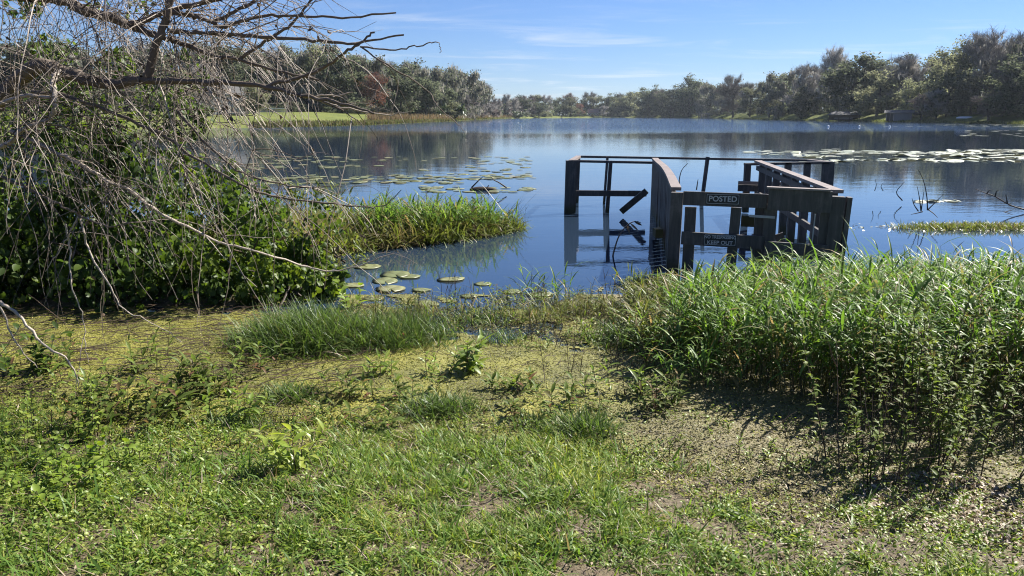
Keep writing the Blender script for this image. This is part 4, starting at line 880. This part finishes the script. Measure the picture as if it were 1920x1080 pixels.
# the grassy spit
spit = [(-4.2, 9.6), (-2.7, 10.1), (-1.5, 10.9), (-.5, 11.7), (.15, 12.5), (.2, 12.9), (-.6, 13.2), (-2.0, 13.2), (-4.5, 12.6)]
def spit_h(x, y): return np.interp(x, [-4, -2.4, -1.2, -.6, -.2, .2], [.85, .70, .60, .66, .45, .28])
n = 12000; q = scatter(spit, n); h = spit_h(q[:, 0], q[:, 1]) * rng.uniform(.35, 1.05, n) * (.25 + 1.5 * fbm(q[:, 0], q[:, 1], .45, 91))
gr_ = tag(blades(np.c_[q, np.full(n, -.03)], h, rng.uniform(.012, .028, n), 'spit', 'marsh_grass', .45, (.4, 2.3), np.clip(.12 + .9 * (fbm(q[:, 0], q[:, 1], .6, 95) - .25) + rng.normal(0, .17, n) + np.clip((q[:, 0] + 1.8) * .25, -.1, .35), 0, 1)), kind='stuff')
n = 2500; q = scatter(spit, n); tag(blades(np.c_[q, np.full(n, 0.)], rng.uniform(.1, .5, n), .012, 'litter', 'dead_marsh_grass', 1.2, (.2, 1.5), np.clip(rng.normal(.45, .2, n), 0, 1)), kind='stuff')
n = 60; q = scatter(spit, n); tag(blades(np.c_[q, np.full(n, 0.)], rng.uniform(.7, 1.05, n), .016, 'spit', 'tall_marsh_grass', .3, (.1, .9), np.clip(rng.normal(.4, .2, n), 0, 1)), kind='stuff')
# reed bed on the right
bed = [(1.52, 6.75), (1.28, 5.75), (1.75, 5.15), (2.1, 4.9), (2.7, 4.75), (3.3, 4.3), (5.6, 4.4), (6.8, 7.6), (4.6, 8.3), (3.5, 7.9), (2.4, 7.9), (1.95, 7.8), (1.7, 7.3)]
def reeds(n, poly, hf, name, leaves=7, mat='reed', lw=(.010, .019), ll=(.12, .28)):
    q = scatter(poly, n); H_ = hf(q[:, 0], q[:, 1]) * rng.uniform(.5, 1.0, n) * np.where(rng.random(n) < .06, 1.3, 1.05); P = np.c_[q, np.full(n, -.03)]
    Dn = nrm(np.array([-.05, -.03, 1.]) + rng.normal(0, .12, (n, 3))); ST = march(P, Dn, H_, 6, .02, .07)
    a = Acc().grid(tubes(ST, np.array([[.0038, .0036, .0032, .0028, .0022, .001]]), 3)); tag(a.build(name + '_stems', M['reed_stem']), kind='stuff')
    m = n * leaves; s_ = np.repeat(np.arange(n), leaves); f = np.tile(np.linspace(.36, 1, leaves), n) + rng.normal(0, .03, m); f = np.clip(f, .1, .995) * 5; k = np.minimum(f.astype(int), 4)
    PP = ST[s_, k] + (ST[s_, k + 1] - ST[s_, k]) * (f - k)[:, None]; az = rng.uniform(0, 6.28, n)[s_] + np.tile(np.arange(leaves) * 2.8, n) + rng.normal(0, .4, m)
    el = R(1) * rng.uniform(32, 76, m); A = np.stack([np.cos(az) * np.cos(el), np.sin(az) * np.cos(el), np.sin(el)], -1); Nn = np.stack([-np.cos(az) * np.sin(el), -np.sin(az) * np.sin(el), np.cos(el)], -1)
    V = strips(PP, A, Nn + rng.normal(0, .12, (m, 3)), rng.uniform(*ll, m), rng.uniform(*lw, m), 'lance', rng.uniform(.4, 2.0, m), .35)
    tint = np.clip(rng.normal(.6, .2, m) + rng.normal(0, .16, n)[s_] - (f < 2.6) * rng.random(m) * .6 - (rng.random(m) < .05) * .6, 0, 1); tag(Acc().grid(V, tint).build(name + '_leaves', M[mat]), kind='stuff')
def bed_h(x, y): return np.minimum(np.interp(x, [1.2, 1.6, 2.1, 3, 6], [.24, .46, .70, .82, .92]), np.where(x < 2.5, 1.62, 1.78) - .179 * y) * (.8 + .4 * fbm(x, y, .7, 99))
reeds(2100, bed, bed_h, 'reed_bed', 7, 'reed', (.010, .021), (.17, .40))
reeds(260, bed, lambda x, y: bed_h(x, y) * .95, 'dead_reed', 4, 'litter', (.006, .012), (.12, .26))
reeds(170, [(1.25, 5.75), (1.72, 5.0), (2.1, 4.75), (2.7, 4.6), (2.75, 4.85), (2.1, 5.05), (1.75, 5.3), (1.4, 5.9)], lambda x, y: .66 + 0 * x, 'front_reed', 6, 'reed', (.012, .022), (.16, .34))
reeds(150, [(1.0, 5.6), (1.3, 5.9), (1.6, 7.0), (1.8, 7.8), (1.1, 7.6)], lambda x, y: .34 + 0 * x, 'sparse_reed', 6, 'spit', (.008, .016), (.1, .24))
reeds(60, [(1.0, 5.1), (1.6, 4.8), (1.5, 5.6), (1.0, 6.2)], lambda x, y: .3 + 0 * x, 'stray_reed', 5)
reeds(150, [(-1.6, 6.5), (1.4, 6.3), (1.6, 7.9), (.9, 7.4), (-1.4, 7.4)], lambda x, y: .26 + 0 * x, 'shallow_reed', 5, 'spit', (.006, .012), (.08, .2))
reeds(12, [(.15, 7.2), (.55, 7.2), (.55, 7.7), (.15, 7.7)], lambda x, y: .42 + 0 * x, 'water_reed', 5)
# (plants) an upright stem with opposite leaves, several stems per plant
def weed(px, py, hgt, stems, label, mat='weed', leaf=(.05, .016), spread=.12, per=12, name='weed_plant', cat='weed', stem_mat='dark_twig', lean=.25, prof='leaf', tintmu=.6, drop=.8, bare=.15, c=None, rad=.0035, lsc=1.0):
    c = hit(px, py) if c is None else c; root = thing(name, label, cat, c); n = stems
    q = rng.normal(0, .5, (n, 2)) * spread; Dn = nrm(np.array([0, 0, 1.]) + np.c_[q * 1.6 / max(spread, .01) * lean * .5, np.zeros(n)] + rng.normal(0, lean * .5, (n, 3)))
    ST = march(np.c_[q, np.full(n, -.03)], Dn, hgt * rng.uniform(.6, 1.08, n), 6, -.01, .09)
    for st in ST: Acc().grid(tubes(st, np.linspace(rad, rad * .35, 6)[None], 4)).build('stem', M[stem_mat], root)
    m = n * per; s_ = np.repeat(np.arange(n), per); f = np.clip(np.tile(np.linspace(bare, 1, per), n) + rng.normal(0, .03, m), 0, .998) * 5; k = np.minimum(f.astype(int), 4)
    PP = ST[s_, k] + (ST[s_, k + 1] - ST[s_, k]) * (f - k)[:, None]; az = rng.uniform(0, 6.28, n)[s_] + np.tile(np.arange(per) * 2.4, n) + rng.normal(0, .3, m)
    el = R(1) * (rng.uniform(-5, 50, m) + (f / 5) ** 3 * 25); A = np.stack([np.cos(az) * np.cos(el), np.sin(az) * np.cos(el), np.sin(el)], -1); Nn = np.stack([-np.cos(az) * np.sin(el), -np.sin(az) * np.sin(el), np.cos(el)], -1)
    sz = lsc * rng.uniform(.65, 1.15, m) * (1 - .35 * np.clip(f / 5 - .75, 0, 1) * 4 * .5)
    V = strips(PP, A, Nn + rng.normal(0, .2, (m, 3)), leaf[0] * sz, leaf[1] * sz, prof, rng.uniform(.2, drop * 1.6, m), .35)
    Acc().grid(V, np.clip(rng.normal(tintmu, .24, m), 0, 1)).build('leaves', M[mat], root); return root
weed(540, 880, .30, 6, 'yellow green leafy sprout standing tallest in the lawn', 'lime', (.11, .034), .07, 13, tintmu=.75)
weed(890, 700, .30, 6, 'dark leafy plant standing in the middle of the duckweed', 'broad', (.085, .026), .08, 9, tintmu=.45, lsc=1.75)
weed(818, 700, .22, 5, 'light green leafy plant left of the dark one in the duckweed', 'lime', (.09, .022), .12, 8, tintmu=.3)
weed(660, 580, .40, 4, 'bright heart leaved sprout beside the lily pads', 'lime', (.085, .07), .1, 7, prof='heart', tintmu=.3)
weed(330, 765, .30, 16, 'dark leafy weed clump casting a long shadow on the duckweed', 'weed', (.06, .018), .30, 13, tintmu=.5, lsc=1.75)
weed(400, 740, .30, 12, 'loose weed clump with reddish stems', 'weed', (.06, .018), .26, 12, lsc=1.75)
weed(190, 800, .26, 14, 'dark low weed clump on the left shallows', 'weed', (.055, .017), .28, 12, tintmu=.4, lsc=1.75)
weed(280, 690, .34, 6, 'upright pale weed stems at the left', 'weed', (.06, .015), .2, 12, tintmu=.7, lsc=1.75)
weed(60, 830, .30, 22, 'bushy round leaved plant at the left edge', 'broad', (.036, .028), .30, 15, prof='heart', tintmu=.7, name='leafy_plant', cat='plant')
weed(130, 900, .17, 22, 'pale green heart leaved plant at the lower left', 'lime', (.045, .036), .30, 9, prof='heart', tintmu=.25, name='leafy_plant', cat='plant')
weed(30, 905, .18, 20, 'low leafy plant at the lower left corner', 'broad', (.04, .03), .28, 10, prof='heart', tintmu=.6, name='leafy_plant', cat='plant')
weed(250, 890, .15, 16, 'low mixed weeds between lawn and shallows', 'broad', (.045, .018), .30, 9)
weed(40, 700, .34, 14, 'dark glossy leaved plant under the drooping branches', 'vine', (.11, .045), .30, 8, tintmu=.5, name='leafy_plant', cat='plant')
weed(420, 850, .14, 12, 'low weeds left of the yellow green sprout', 'broad', (.04, .015), .22, 9)
weed(620, 780, .16, 8, 'thin dark weed beside the grass tuft', 'weed', (.04, .010), .2, 10, tintmu=.3, lsc=1.75)
weed(1235, 760, .26, 12, 'small dark weed in front of the reed bed', 'weed', (.06, .013), .2, 11, tintmu=.45, lsc=1.75)
weed(1330, 640, .36, 12, 'narrow leaved weed at the left of the reed bed', 'weed', (.08, .014), .3, 12, lsc=1.75)
weed(980, 790, .16, 5, 'small dark sprout beside the low grass tuft', 'weed', (.045, .013), .12, 9, tintmu=.35, lsc=1.75)
weed(1330, 800, .1, 14, 'low green weeds on the dry duckweed', 'broad', (.035, .012), .3, 8)
weed(1090, 590, .16, 10, 'floating leafy weed among the debris at the water edge', 'weed', (.05, .016), .3, 8, tintmu=.35)
weed(960, 585, .14, 8, 'small weed at the water edge left of the debris', 'weed', (.05, .016), .25, 8)
weed(1200, 880, .09, 14, 'low spreading weeds at the right end of the lawn', 'broad', (.03, .012), .3, 8)
weed(900, 880, .1, 14, 'low weeds in the middle of the lawn', 'broad', (.032, .013), .3, 8)
weed(660, 900, .12, 14, 'weeds just right of the yellow green sprout', 'broad', (.04, .012), .3, 8)
weed(1560, 900, .12, 16, 'bright low weeds on the dry leaf litter', 'broad', (.04, .013), .3, 8)
weed(1480, 860, .14, 14, 'low green weeds at the corner of the reed bed', 'broad', (.045, .014), .3, 8)
weed(1780, 960, .10, 12, 'scattered low weeds at the lower right', 'broad', (.035, .013), .25, 8)
weed(1400, 960, .09, 16, 'low weeds at the lower right of the lawn', 'broad', (.034, .012), .35, 8)
weed(1640, 1000, .09, 16, 'grassy weeds along the bottom right', 'broad', (.032, .012), .35, 8)
for x, y, h_, k, lab in ((1650, 860, .85, 7, 'tall thin woody weed left of the others at the right'), (1740, 850, .95, 9, 'tall reddish woody weed in the middle at the right'), (1830, 880, .95, 10, 'tall woody weed with a dense base at the right'), (1900, 860, 1.0, 10, 'tall woody weed at the right picture edge'), (1700, 900, .6, 8, 'shorter woody weed in front at the right'), (1780, 800, .9, 9, 'tall woody weed behind the others at the right')):
    weed(x, y, h_, k, lab, 'weed', (.055, .020), .34, 46, 'woody_weed', 'weed', lean=.34, tintmu=.6, bare=.25, rad=.0045)
def stalks(px, py, hgt, n, label, kids=5, spread=.1, mat='dark_twig', r=.003):
    c = hit(px, py); root = thing('dead_stalk', label, 'stalk', c); q = rng.normal(0, .4, (n, 2)) * spread
    ST = march(np.c_[q, np.full(n, -.03)], nrm(np.array([0, 0, 1.]) + rng.normal(0, .22, (n, 3))), hgt * rng.uniform(.6, 1.1, n), 6, 0, .07)
    for st in ST: Acc().grid(tubes(st, np.linspace(r, r * .4, 6)[None], 4)).build('stem', M[mat], root)
    m = n * kids; s_ = np.repeat(np.arange(n), kids); k = rng.integers(1, 5, m); TW = march(ST[s_, k], nrm(np.array([0, 0, .8]) + rdir(m, -10, 50)), hgt * rng.uniform(.15, .45, m), 4, 0, .12)
    Acc().grid(tubes(TW, np.linspace(r * .6, r * .25, 4)[None], 3)).build('twigs', M[mat], root); return root
for i, (x, y, h_) in enumerate(((110, 700, .3), (180, 740, .26), (470, 690, .24), (640, 745, .2), (720, 705, .2), (700, 800, .16), (240, 780, .28), (430, 790, .22), (760, 745, .18), (1050, 760, .2), (1160, 740, .26), (960, 730, .16))):
    weed(x, y, h_, int(rng.integers(5, 10)), 'ragged leafy weed standing in the duckweed', ('weed', 'broad', 'weed')[i % 3], (.085, .022), .2, 10, tintmu=.45, rad=.003, lsc=1.2)['group'] = 'weeds scattered over the duckweed'
for i in range(25):                                                # little emergent weeds where mat and open water meet
    x = rng.uniform(640, 1200); y = rng.uniform(552, 650)
    weed(x, y, rng.uniform(.10, .30), int(rng.integers(4, 9)), 'small dark weed poking out of the shallow water edge', ('weed', 'broad')[i % 2], (.06, .016), .14, 8, tintmu=.4, rad=.0025)['group'] = 'weeds along the water edge'
reeds(300, [(-2.2, 10.9), (-.6, 11.8), (.05, 12.6), (-.6, 13.0), (-2.2, 12.4)], lambda x, y: spit_h(x, y) * .8, 'spit_reed', 6, 'reed', (.018, .03), (.2, .42))
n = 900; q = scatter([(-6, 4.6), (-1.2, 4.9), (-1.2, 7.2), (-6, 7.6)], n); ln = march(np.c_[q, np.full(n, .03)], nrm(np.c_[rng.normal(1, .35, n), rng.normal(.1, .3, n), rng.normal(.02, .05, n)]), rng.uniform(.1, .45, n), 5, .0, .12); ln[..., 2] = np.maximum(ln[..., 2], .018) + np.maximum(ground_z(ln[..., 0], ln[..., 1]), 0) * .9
tag(Acc().grid(tubes(ln, np.array([[.0035, .0035, .003, .002, .001]]), 3)).build('shadow_streak_twigs', M['dark_twig']), kind='stuff')  # dark twigs laid flat to stand in for branch shadow streaks
for i, (x, y) in enumerate(((700, 590), (790, 600), (850, 560), (930, 610), (1040, 620), (1110, 610), (1140, 560), (1200, 680), (1230, 650), (1000, 640))):
    stalks(x, y, rng.uniform(.2, .38), int(rng.integers(4, 8)), 'bunch of thin dark stalks in the shallows', 3, .3)['group'] = 'thin stalks in the shallows'
# dead twiggy stalks
stalks(1078, 705, .34, 3, 'forked dead twiggy stalk in the centre of the duckweed', 6, .05)
stalks(1020, 712, .32, 1, 'single thin dead stalk left of the forked one', 3, .01)
stalks(1155, 690, .30, 4, 'bunch of dead stalks at the left of the reed bed', 4, .1)
stalks(1165, 620, .34, 6, 'sparse dead stalks by the water left of the reeds', 3, .25)
stalks(1540, 870, .22, 6, 'small dark dead stalks on the dry duckweed', 4, .4)
stalks(1000, 560, .26, 5, 'thin dark stalks standing at the water edge', 3, .25)
stalks(870, 590, .28, 6, 'thin dark stalks by the sparse tuft', 3, .3)
stalks(1640, 900, .7, 8, 'tall bare stalks at the front of the reed bed', 4, .25, r=.004)
stalks(980, 425, .5, 3, 'slim leafy twig leaning off the tip of the spit', 6, .1)
stalks(540, 800, .2, 6, 'short dead stalks behind the yellow green sprout', 3, .2)

# ------------------------------------------------------------------ vine covered thicket on the left
def thicket(cx, cy, rx, ry, h, n, label, mat='vine', tint=.45, leaf=(.064, .052), stems=34, name='vine_thicket', cat='shrub', prof='heart', base=.02, clumps=70):
    root = thing(name, label, cat, (cx, cy, 0)); k = clumps; n = int(n * 1.25)
    u = rdir(k, -35, 90); cc = u * np.array([rx, ry, h]) * rng.uniform(.35, 1.22, (k, 1)); cc[:, 2] = np.where(cc[:, 2] < 0, .08 - cc[:, 2] * .15, cc[:, 2]) + base
    cr = rng.uniform(.13, .30, k) * min(rx, 1.2)
    q = rng.integers(0, k, n); off = rng.normal(0, 1, (n, 3)); off = nrm(off) * rng.uniform(.3, 1.1, (n, 1)) ** .6 * cr[q][:, None]
    P = cc[q] + off; P[:, 2] = np.maximum(P[:, 2], .01)
    A = nrm(rdir(n, -70, 10) + np.array([0, 0, -.3])); Nn = nrm(off / cr[q][:, None] * .8 + np.array([0, -.2, .5]) + rng.normal(0, .45, (n, 3)))
    sz = rng.uniform(.4, 1.45, n); tt = np.clip(tint + rng.normal(0, .13, k)[q] + rng.normal(0, .17, n), 0, 1)
    Acc().grid(strips(P, A, Nn, leaf[0] * sz, leaf[1] * sz, prof, rng.uniform(.1, .9, n), .3), tt).build('foliage', M[mat], root)
    B = np.c_[rng.normal(0, .5, (stems, 2)) * np.array([rx, ry]) * .7, np.zeros(stems)]; tgt = cc[rng.integers(0, k, stems)]
    mid = (B + tgt) / 2 + rng.normal(0, .15, (stems, 3)); f = np.linspace(0, 1, 7)[None, :, None]
    ST = (1 - f) ** 2 * B[:, None] + 2 * f * (1 - f) * mid[:, None] + f ** 2 * tgt[:, None] + rng.normal(0, .015, (stems, 7, 3))
    Acc().grid(tubes(ST, np.linspace(.014, .004, 7)[None], 4)).build('stems', M['dark_twig'], root); return root
thicket(-5.6, 8.0, 1.5, .9, 2.3, 9500, 'tall dark vine covered thicket at the left picture edge', tint=.38)
thicket(-4.1, 8.15, 1.2, .9, 1.95, 9000, 'vine covered thicket in the middle under the bare branches', tint=.42)
thicket(-2.95, 8.1, .9, .75, 1.15, 7000, 'right hand leafy mound of the thicket sloping to the water', tint=.62, leaf=(.055, .045))
thicket(-2.3, 7.9, .5, .5, .62, 2600, 'low leafy end of the thicket beside the lily pads', tint=.68, leaf=(.052, .043), clumps=36)
thicket(-3.6, 9.9, 1.5, .7, 1.0, 4200, 'yellowish bramble behind the thicket at the root of the spit', 'spit', .7, (.10, .02), prof='lance')
thicket(-7.4, 8.6, 1.6, 1.2, 2.8, 6000, 'dark thicket past the left picture edge', tint=.35)
thicket(-5.5, 9.6, 1.7, .7, 3.2, 3800, 'high climbing vines behind the bare branches', tint=.6, leaf=(.07, .055), clumps=60)

n = 9000; q = scatter([(-8.6, 7.1), (-1.8, 7.3), (-1.7, 8.6), (-3, 10.6), (-8.6, 10.6)], n); z = ground_z(q[:, 0], q[:, 1])   # low growth and dead leaves on the bank under the thicket
q = q[z > 0]; z = z[z > 0]; n = len(q)
tag(Acc().grid(strips(np.c_[q, z + rng.uniform(0, .1, n)], rdir(n, -20, 40), rdir(n, 30, 90), rng.uniform(.03, .07, n), rng.uniform(.02, .05, n), 'heart', .6, .3), np.clip(rng.normal(.35, .2, n), 0, 1)).build('bank_undergrowth', M['vine']), kind='stuff')
thicket(-4.7, 9.3, 1.7, .6, 2.7, 3600, 'loose climbing vines showing between the hanging twigs', tint=.7, leaf=(.07, .056), clumps=80)
n = 3600; q = scatter([(1.5, 3.25), (2.9, 2.5), (3.0, 3.7), (1.9, 3.75)], n, lambda x, y: np.clip((fbm(x, y, .3, 131) - .38) * 6, 0, 1)); z = np.maximum(ground_z(q[:, 0], q[:, 1]), 0) + .006 + rng.random(n) * .02
tag(Acc().grid(strips(np.c_[q, z], rdir(n, -12, 20), rdir(n, 40, 90), rng.uniform(.012, .04, n), rng.uniform(.008, .02, n), 'leaf', .9, .3), np.clip(rng.normal(.8, .2, n), 0, 1)).build('pale_leaf_litter', M['litter']), kind='stuff')
# ------------------------------------------------------------------ bare tree leaning over from the left
tree = thing('leaning_tree', 'leafless grey tree leaning in from the left with drooping twigs', 'tree', (-5.3, 6.0, .05))
T0 = np.array(tree.location)
def limb(name, pts, r0, r1, mat='bark', sides=8, k=5):
    ln = smooth_line([D(a, b_, y) for a, b_, y in pts], k); ln = ln + rng.normal(0, .004, ln.shape)
    rr_ = np.linspace(r0, r1, len(ln)) * (1 + .06 * np.sin(np.arange(len(ln)) * 1.7)); Acc().grid(tubes(ln - T0, rr_, sides)).build(name, M[mat], tree); LIMBS.append((ln, rr_)); return ln
LIMBS = []
tb = smooth_line([(-5.3, 6.0, -.1), (-5.25, 5.95, .7), (-5.0, 5.85, 1.35), (-4.55, 5.7, 1.75), tuple(D(-60, 215, 5.6)), tuple(D(0, 178, 5.5))], 5)
Acc().grid(tubes(tb - T0, np.linspace(.16, .075, len(tb)), 10)).build('trunk', M['bark'], tree)
tb2 = smooth_line([(-5.25, 5.95, .7), (-4.9, 5.9, 1.7), (-4.2, 5.6, 2.5), tuple(D(-60, -25, 5.5)), tuple(D(60, -8, 5.4))], 5)
Acc().grid(tubes(tb2 - T0, np.linspace(.11, .045, len(tb2)), 10)).build('trunk', M['bark'], tree)
limb('limb', [(0, 178, 5.5), (33, 153, 5.5), (77, 122, 5.4), (133, 140, 5.4), (200, 157, 5.3), (267, 151, 5.2)], .062, .030, sides=10)
limb('limb', [(267, 151, 5.2), (333, 152, 5.1), (417, 155, 5.0), (500, 163, 4.9), (567, 180, 4.8), (640, 193, 4.7), (700, 212, 4.6)], .022, .006)
limb('limb', [(275, 151, 5.2), (287, 104, 5.2), (304, 55, 5.2), (320, 5, 5.2), (330, -50, 5.2)], .030, .020)
limb('limb', [(60, -8, 5.4), (122, 0, 5.4), (153, 17, 5.4), (208, 31, 5.4), (240, 46, 5.4)], .040, .030)
limb('limb', [(240, 46, 5.4), (273, 59, 5.4), (306, 70, 5.3), (339, 81, 5.3), (393, 100, 5.2), (450, 113, 5.1), (520, 133, 5.0), (600, 150, 4.9)], .024, .006)
limb('limb', [(243, 47, 5.4), (268, 40, 5.4), (300, 25, 5.4), (340, 14, 5.3), (400, 2, 5.2), (470, -12, 5.1)], .024, .012)
limb('limb', [(322, 23, 5.3), (360, 30, 5.3), (385, 37, 5.2), (417, 50, 5.2), (450, 40, 5.1), (500, 29, 5.1), (560, 30, 5.0), (640, 33, 4.9), (740, 24, 4.8)], .016, .005)
limb('limb', [(395, 40, 5.2), (430, 28, 5.2), (480, 2, 5.2), (520, -20, 5.2)], .014, .008)
limb('limb', [(315, 56, 5.2), (370, 62, 5.2), (430, 64, 5.1), (507, 70, 5.0), (587, 75, 4.9), (653, 83, 4.8), (690, 76, 4.8), (757, 65, 4.7)], .015, .005)
limb('limb', [(450, 110, 5.1), (490, 85, 5.1), (533, 57, 5.1), (560, 30, 5.1), (587, -5, 5.1)], .011, .007)
limb('limb', [(500, 162, 4.9), (560, 145, 4.9), (607, 127, 4.9), (653, 95, 4.8), (680, 78, 4.8), (700, 58, 4.8)], .012, .006)
limb('limb', [(677, 88, 4.8), (733, 92, 4.75), (775, 88, 4.7), (810, 78, 4.7), (824, 84, 4.7), (828, 98, 4.7)], .005, .002)
limb('limb', [(573, 180, 4.8), (620, 196, 4.75), (667, 207, 4.7), (733, 213, 4.7), (773, 208, 4.65)], .008, .002, 'dead_wood')
limb('limb', [(570, 184, 4.8), (610, 180, 4.8), (663, 172, 4.8)], .007, .003, 'dead_wood')
limb('limb', [(587, 180, 4.8), (640, 205, 4.7), (683, 237, 4.7)], .006, .002)
limb('limb', [(677, 90, 4.8), (740, 130, 4.7), (800, 170, 4.7), (820, 200, 4.6), (860, 232, 4.6), (870, 250, 4.6)], .005, .0015)
limb('dead_branch', [(0, 277, 4.9), (25, 262, 4.9), (50, 238, 4.9), (93, 223, 4.9), (103, 190, 4.9), (100, 150, 5.0), (110, 133, 5.1)], .014, .017, 'dead_wood')
limb('dead_branch', [(0, 197, 4.9), (50, 180, 4.9), (100, 182, 4.9)], .013, .011, 'dead_wood')
limb('branch', [(60, 172, 5.2), (117, 178, 5.2), (200, 207, 5.1), (300, 250, 5.0), (367, 297, 4.9), (467, 353, 4.8), (530, 372, 4.8), (610, 380, 4.8), (680, 388, 4.8), (720, 385, 4.8), (752, 356, 4.8)], .014, .002)
limb('branch', [(20, 245, 5.0), (100, 283, 5.0), (150, 307, 5.0), (200, 338, 5.0), (247, 360, 5.0), (300, 400, 5.0), (383, 440, 5.0), (417, 457, 5.0), (483, 472, 5.0), (567, 497, 5.1), (607, 507, 5.1), (639, 508, 5.1), (692, 491, 5.1), (742, 472, 5.1)], .014, .003, 'dead_wood')
limb('branch', [(0, 330, 4.9), (67, 360, 4.9), (110, 383, 4.8), (150, 405, 4.8), (200, 422, 4.7), (240, 421, 4.7), (300, 440, 4.7)], .010, .003)
limb('branch', [(150, 405, 4.8), (158, 440, 4.8), (167, 470, 4.8), (200, 527, 4.7), (233, 580, 4.7), (283, 603, 4.7), (340, 642, 4.7)], .008, .002, 'dead_wood')
limb('branch', [(147, 407, 4.8), (130, 440, 4.8), (110, 472, 4.8), (83, 510, 4.8)], .006, .002, 'dead_wood')
limb('branch', [(125, 420, 4.8), (130, 470, 4.8), (133, 533, 4.7), (153, 587, 4.7), (160, 643, 4.7), (165, 680, 4.7)], .006, .002, 'dead_wood')
limb('branch', [(0, 567, 4.2), (33, 590, 4.2), (80, 643, 4.2), (130, 677, 4.2), (147, 722, 4.2)], .010, .003, 'dead_wood')
limb('branch', [(0, 575, 4.3), (30, 640, 4.3), (70, 690, 4.3)], .006, .002, 'dead_wood')
limb('branch', [(330, 210, 5.0), (410, 290, 4.9), (470, 330, 4.8), (560, 350, 4.8), (640, 350, 4.8)], .009, .002)
limb('branch', [(300, 160, 5.0), (330, 260, 4.9), (345, 320, 4.9), (372, 360, 4.9)], .006, .002, 'dead_wood')
limb('branch', [(390, 165, 5.0), (430, 230, 4.9), (480, 290, 4.9), (492, 297, 4.9)], .005, .0015, 'dead_wood')
# twigs: second and third order, drooping under their own weight
allp = np.concatenate([ln[:-1] for ln, _ in LIMBS]); alld = np.concatenate([nrm(np.diff(ln, axis=0)) for ln, _ in LIMBS])
hgt_ok = allp[:, 2] > 1.35
wgt = np.where(hgt_ok, 1., .10) * np.interp(allp[:, 0], [-2.3, -1.3], [1, .14]); wgt = wgt / wgt.sum()
def twig_gen(P0, D0, n, ln, k, grav, wob, r0, r1, sides=3, w_=None):
    q = rng.choice(len(P0), n, p=w_); dn = nrm(D0[q] * .7 + rdir(n, -50, 60) * .85)
    TW = march(P0[q] + rng.normal(0, .01, (n, 3)), dn, rng.uniform(*ln, n), k, rng.uniform(*grav, n), wob)
    TW = TW[TW[..., 0].max(1) < -.55]; n = len(TW)                  # none reaches out over the open lake
    return TW, tubes(TW, np.linspace(r0, r1, k)[None] * rng.uniform(.7, 1.2, (n, 1)), sides)
T1, V1 = twig_gen(allp, alld, 320, (.4, 1.25), 10, (.02, .22), .13, .0034, .0013, 4, wgt)
ti = np.clip(rng.normal(.5, .25, len(T1)), 0, 1)
f1 = T1[:, 2:-1].reshape(-1, 3); d1 = nrm((T1[:, 3:] - T1[:, 2:-1]).reshape(-1, 3))
w2 = np.clip((f1[:, 2] - .9) / 1.0, .08, 1); w2 = w2 / w2.sum()
T2, V2 = twig_gen(f1, d1, 850, (.15, .6), 7, (.0, .24), .15, .0024, .001, 3, w2)
tw = Acc().grid(V1, ti).grid(V2).build('twigs', M['twig'], tree); tw['kind'] = 'stuff'
# higher boughs out of frame let long twigs hang down through the view
hp = np.stack([rng.uniform(-3.9, -1.9, 130), rng.uniform(4.7, 5.9, 130), rng.uniform(2.5, 3.1, 130)], -1)
TH_, VH = twig_gen(hp[:95], rdir(95, -60, -10), 95, (.7, 1.7), 12, (.05, .2), .10, .004, .0015, 4)
fh = TH_[:, 3:-1].reshape(-1, 3); dh = nrm((TH_[:, 4:] - TH_[:, 3:-1]).reshape(-1, 3)); T3, V3 = twig_gen(fh, dh, 550, (.15, .5), 6, (.0, .2), .15, .0022, .001, 3)
hi = Acc().grid(VH).grid(V3).build('hanging_twigs', M['twig'], tree); hi['kind'] = 'stuff'
bo = smooth_line([(-4.2, 5.6, 2.5), (-3.6, 5.4, 2.9), (-2.6, 5.3, 3.05), (-1.4, 5.1, 2.9)], 6); Acc().grid(tubes(bo - T0, np.linspace(.05, .02, len(bo)), 8)).build('limb', M['bark'], tree)
for o_ in (tw, hi): o_.location = -T0
# a few withered leaves still on the twigs, and vine leaves climbing through
n = 240; q = rng.integers(0, len(f1), n); V = strips(f1[q] - T0, rdir(n, -90, -30), rdir(n, -20, 40), rng.uniform(.02, .045, n), rng.uniform(.012, .025, n), 'leaf', .6, .4); Acc().grid(V, rng.uniform(0, .4, n)).build('withered_leaves', M['litter'], tree)['kind'] = 'stuff'

# labels: look-alikes that still share one are told apart by their order across the view
ORD = ['leftmost', 'second', 'third', 'fourth', 'fifth', 'sixth', 'seventh', 'eighth', 'ninth', 'tenth', 'eleventh', 'twelfth', 'thirteenth', 'fourteenth', 'fifteenth', 'sixteenth', 'seventeenth', 'eighteenth', 'nineteenth', 'twentieth',
       'twenty-first', 'twenty-second', 'twenty-third', 'twenty-fourth', 'twenty-fifth', 'twenty-sixth']
byl = {}
for o_ in C.objects:
    if o_.parent is None and 'label' in o_ and o_.get('category') != 'lily pad': byl.setdefault(o_['label'], []).append(o_)
for lb, os_ in byl.items():
    if 1 < len(os_) <= len(ORD):
        os_.sort(key=lambda q: math.atan2(q.location.x, q.location.y))
        for i, o_ in enumerate(os_):
            nl = lb + (', leftmost' if i == 0 else ', rightmost' if i == len(os_) - 1 else f', {ORD[i]} from left')
            if len(nl.split()) <= 16: o_['label'] = nl
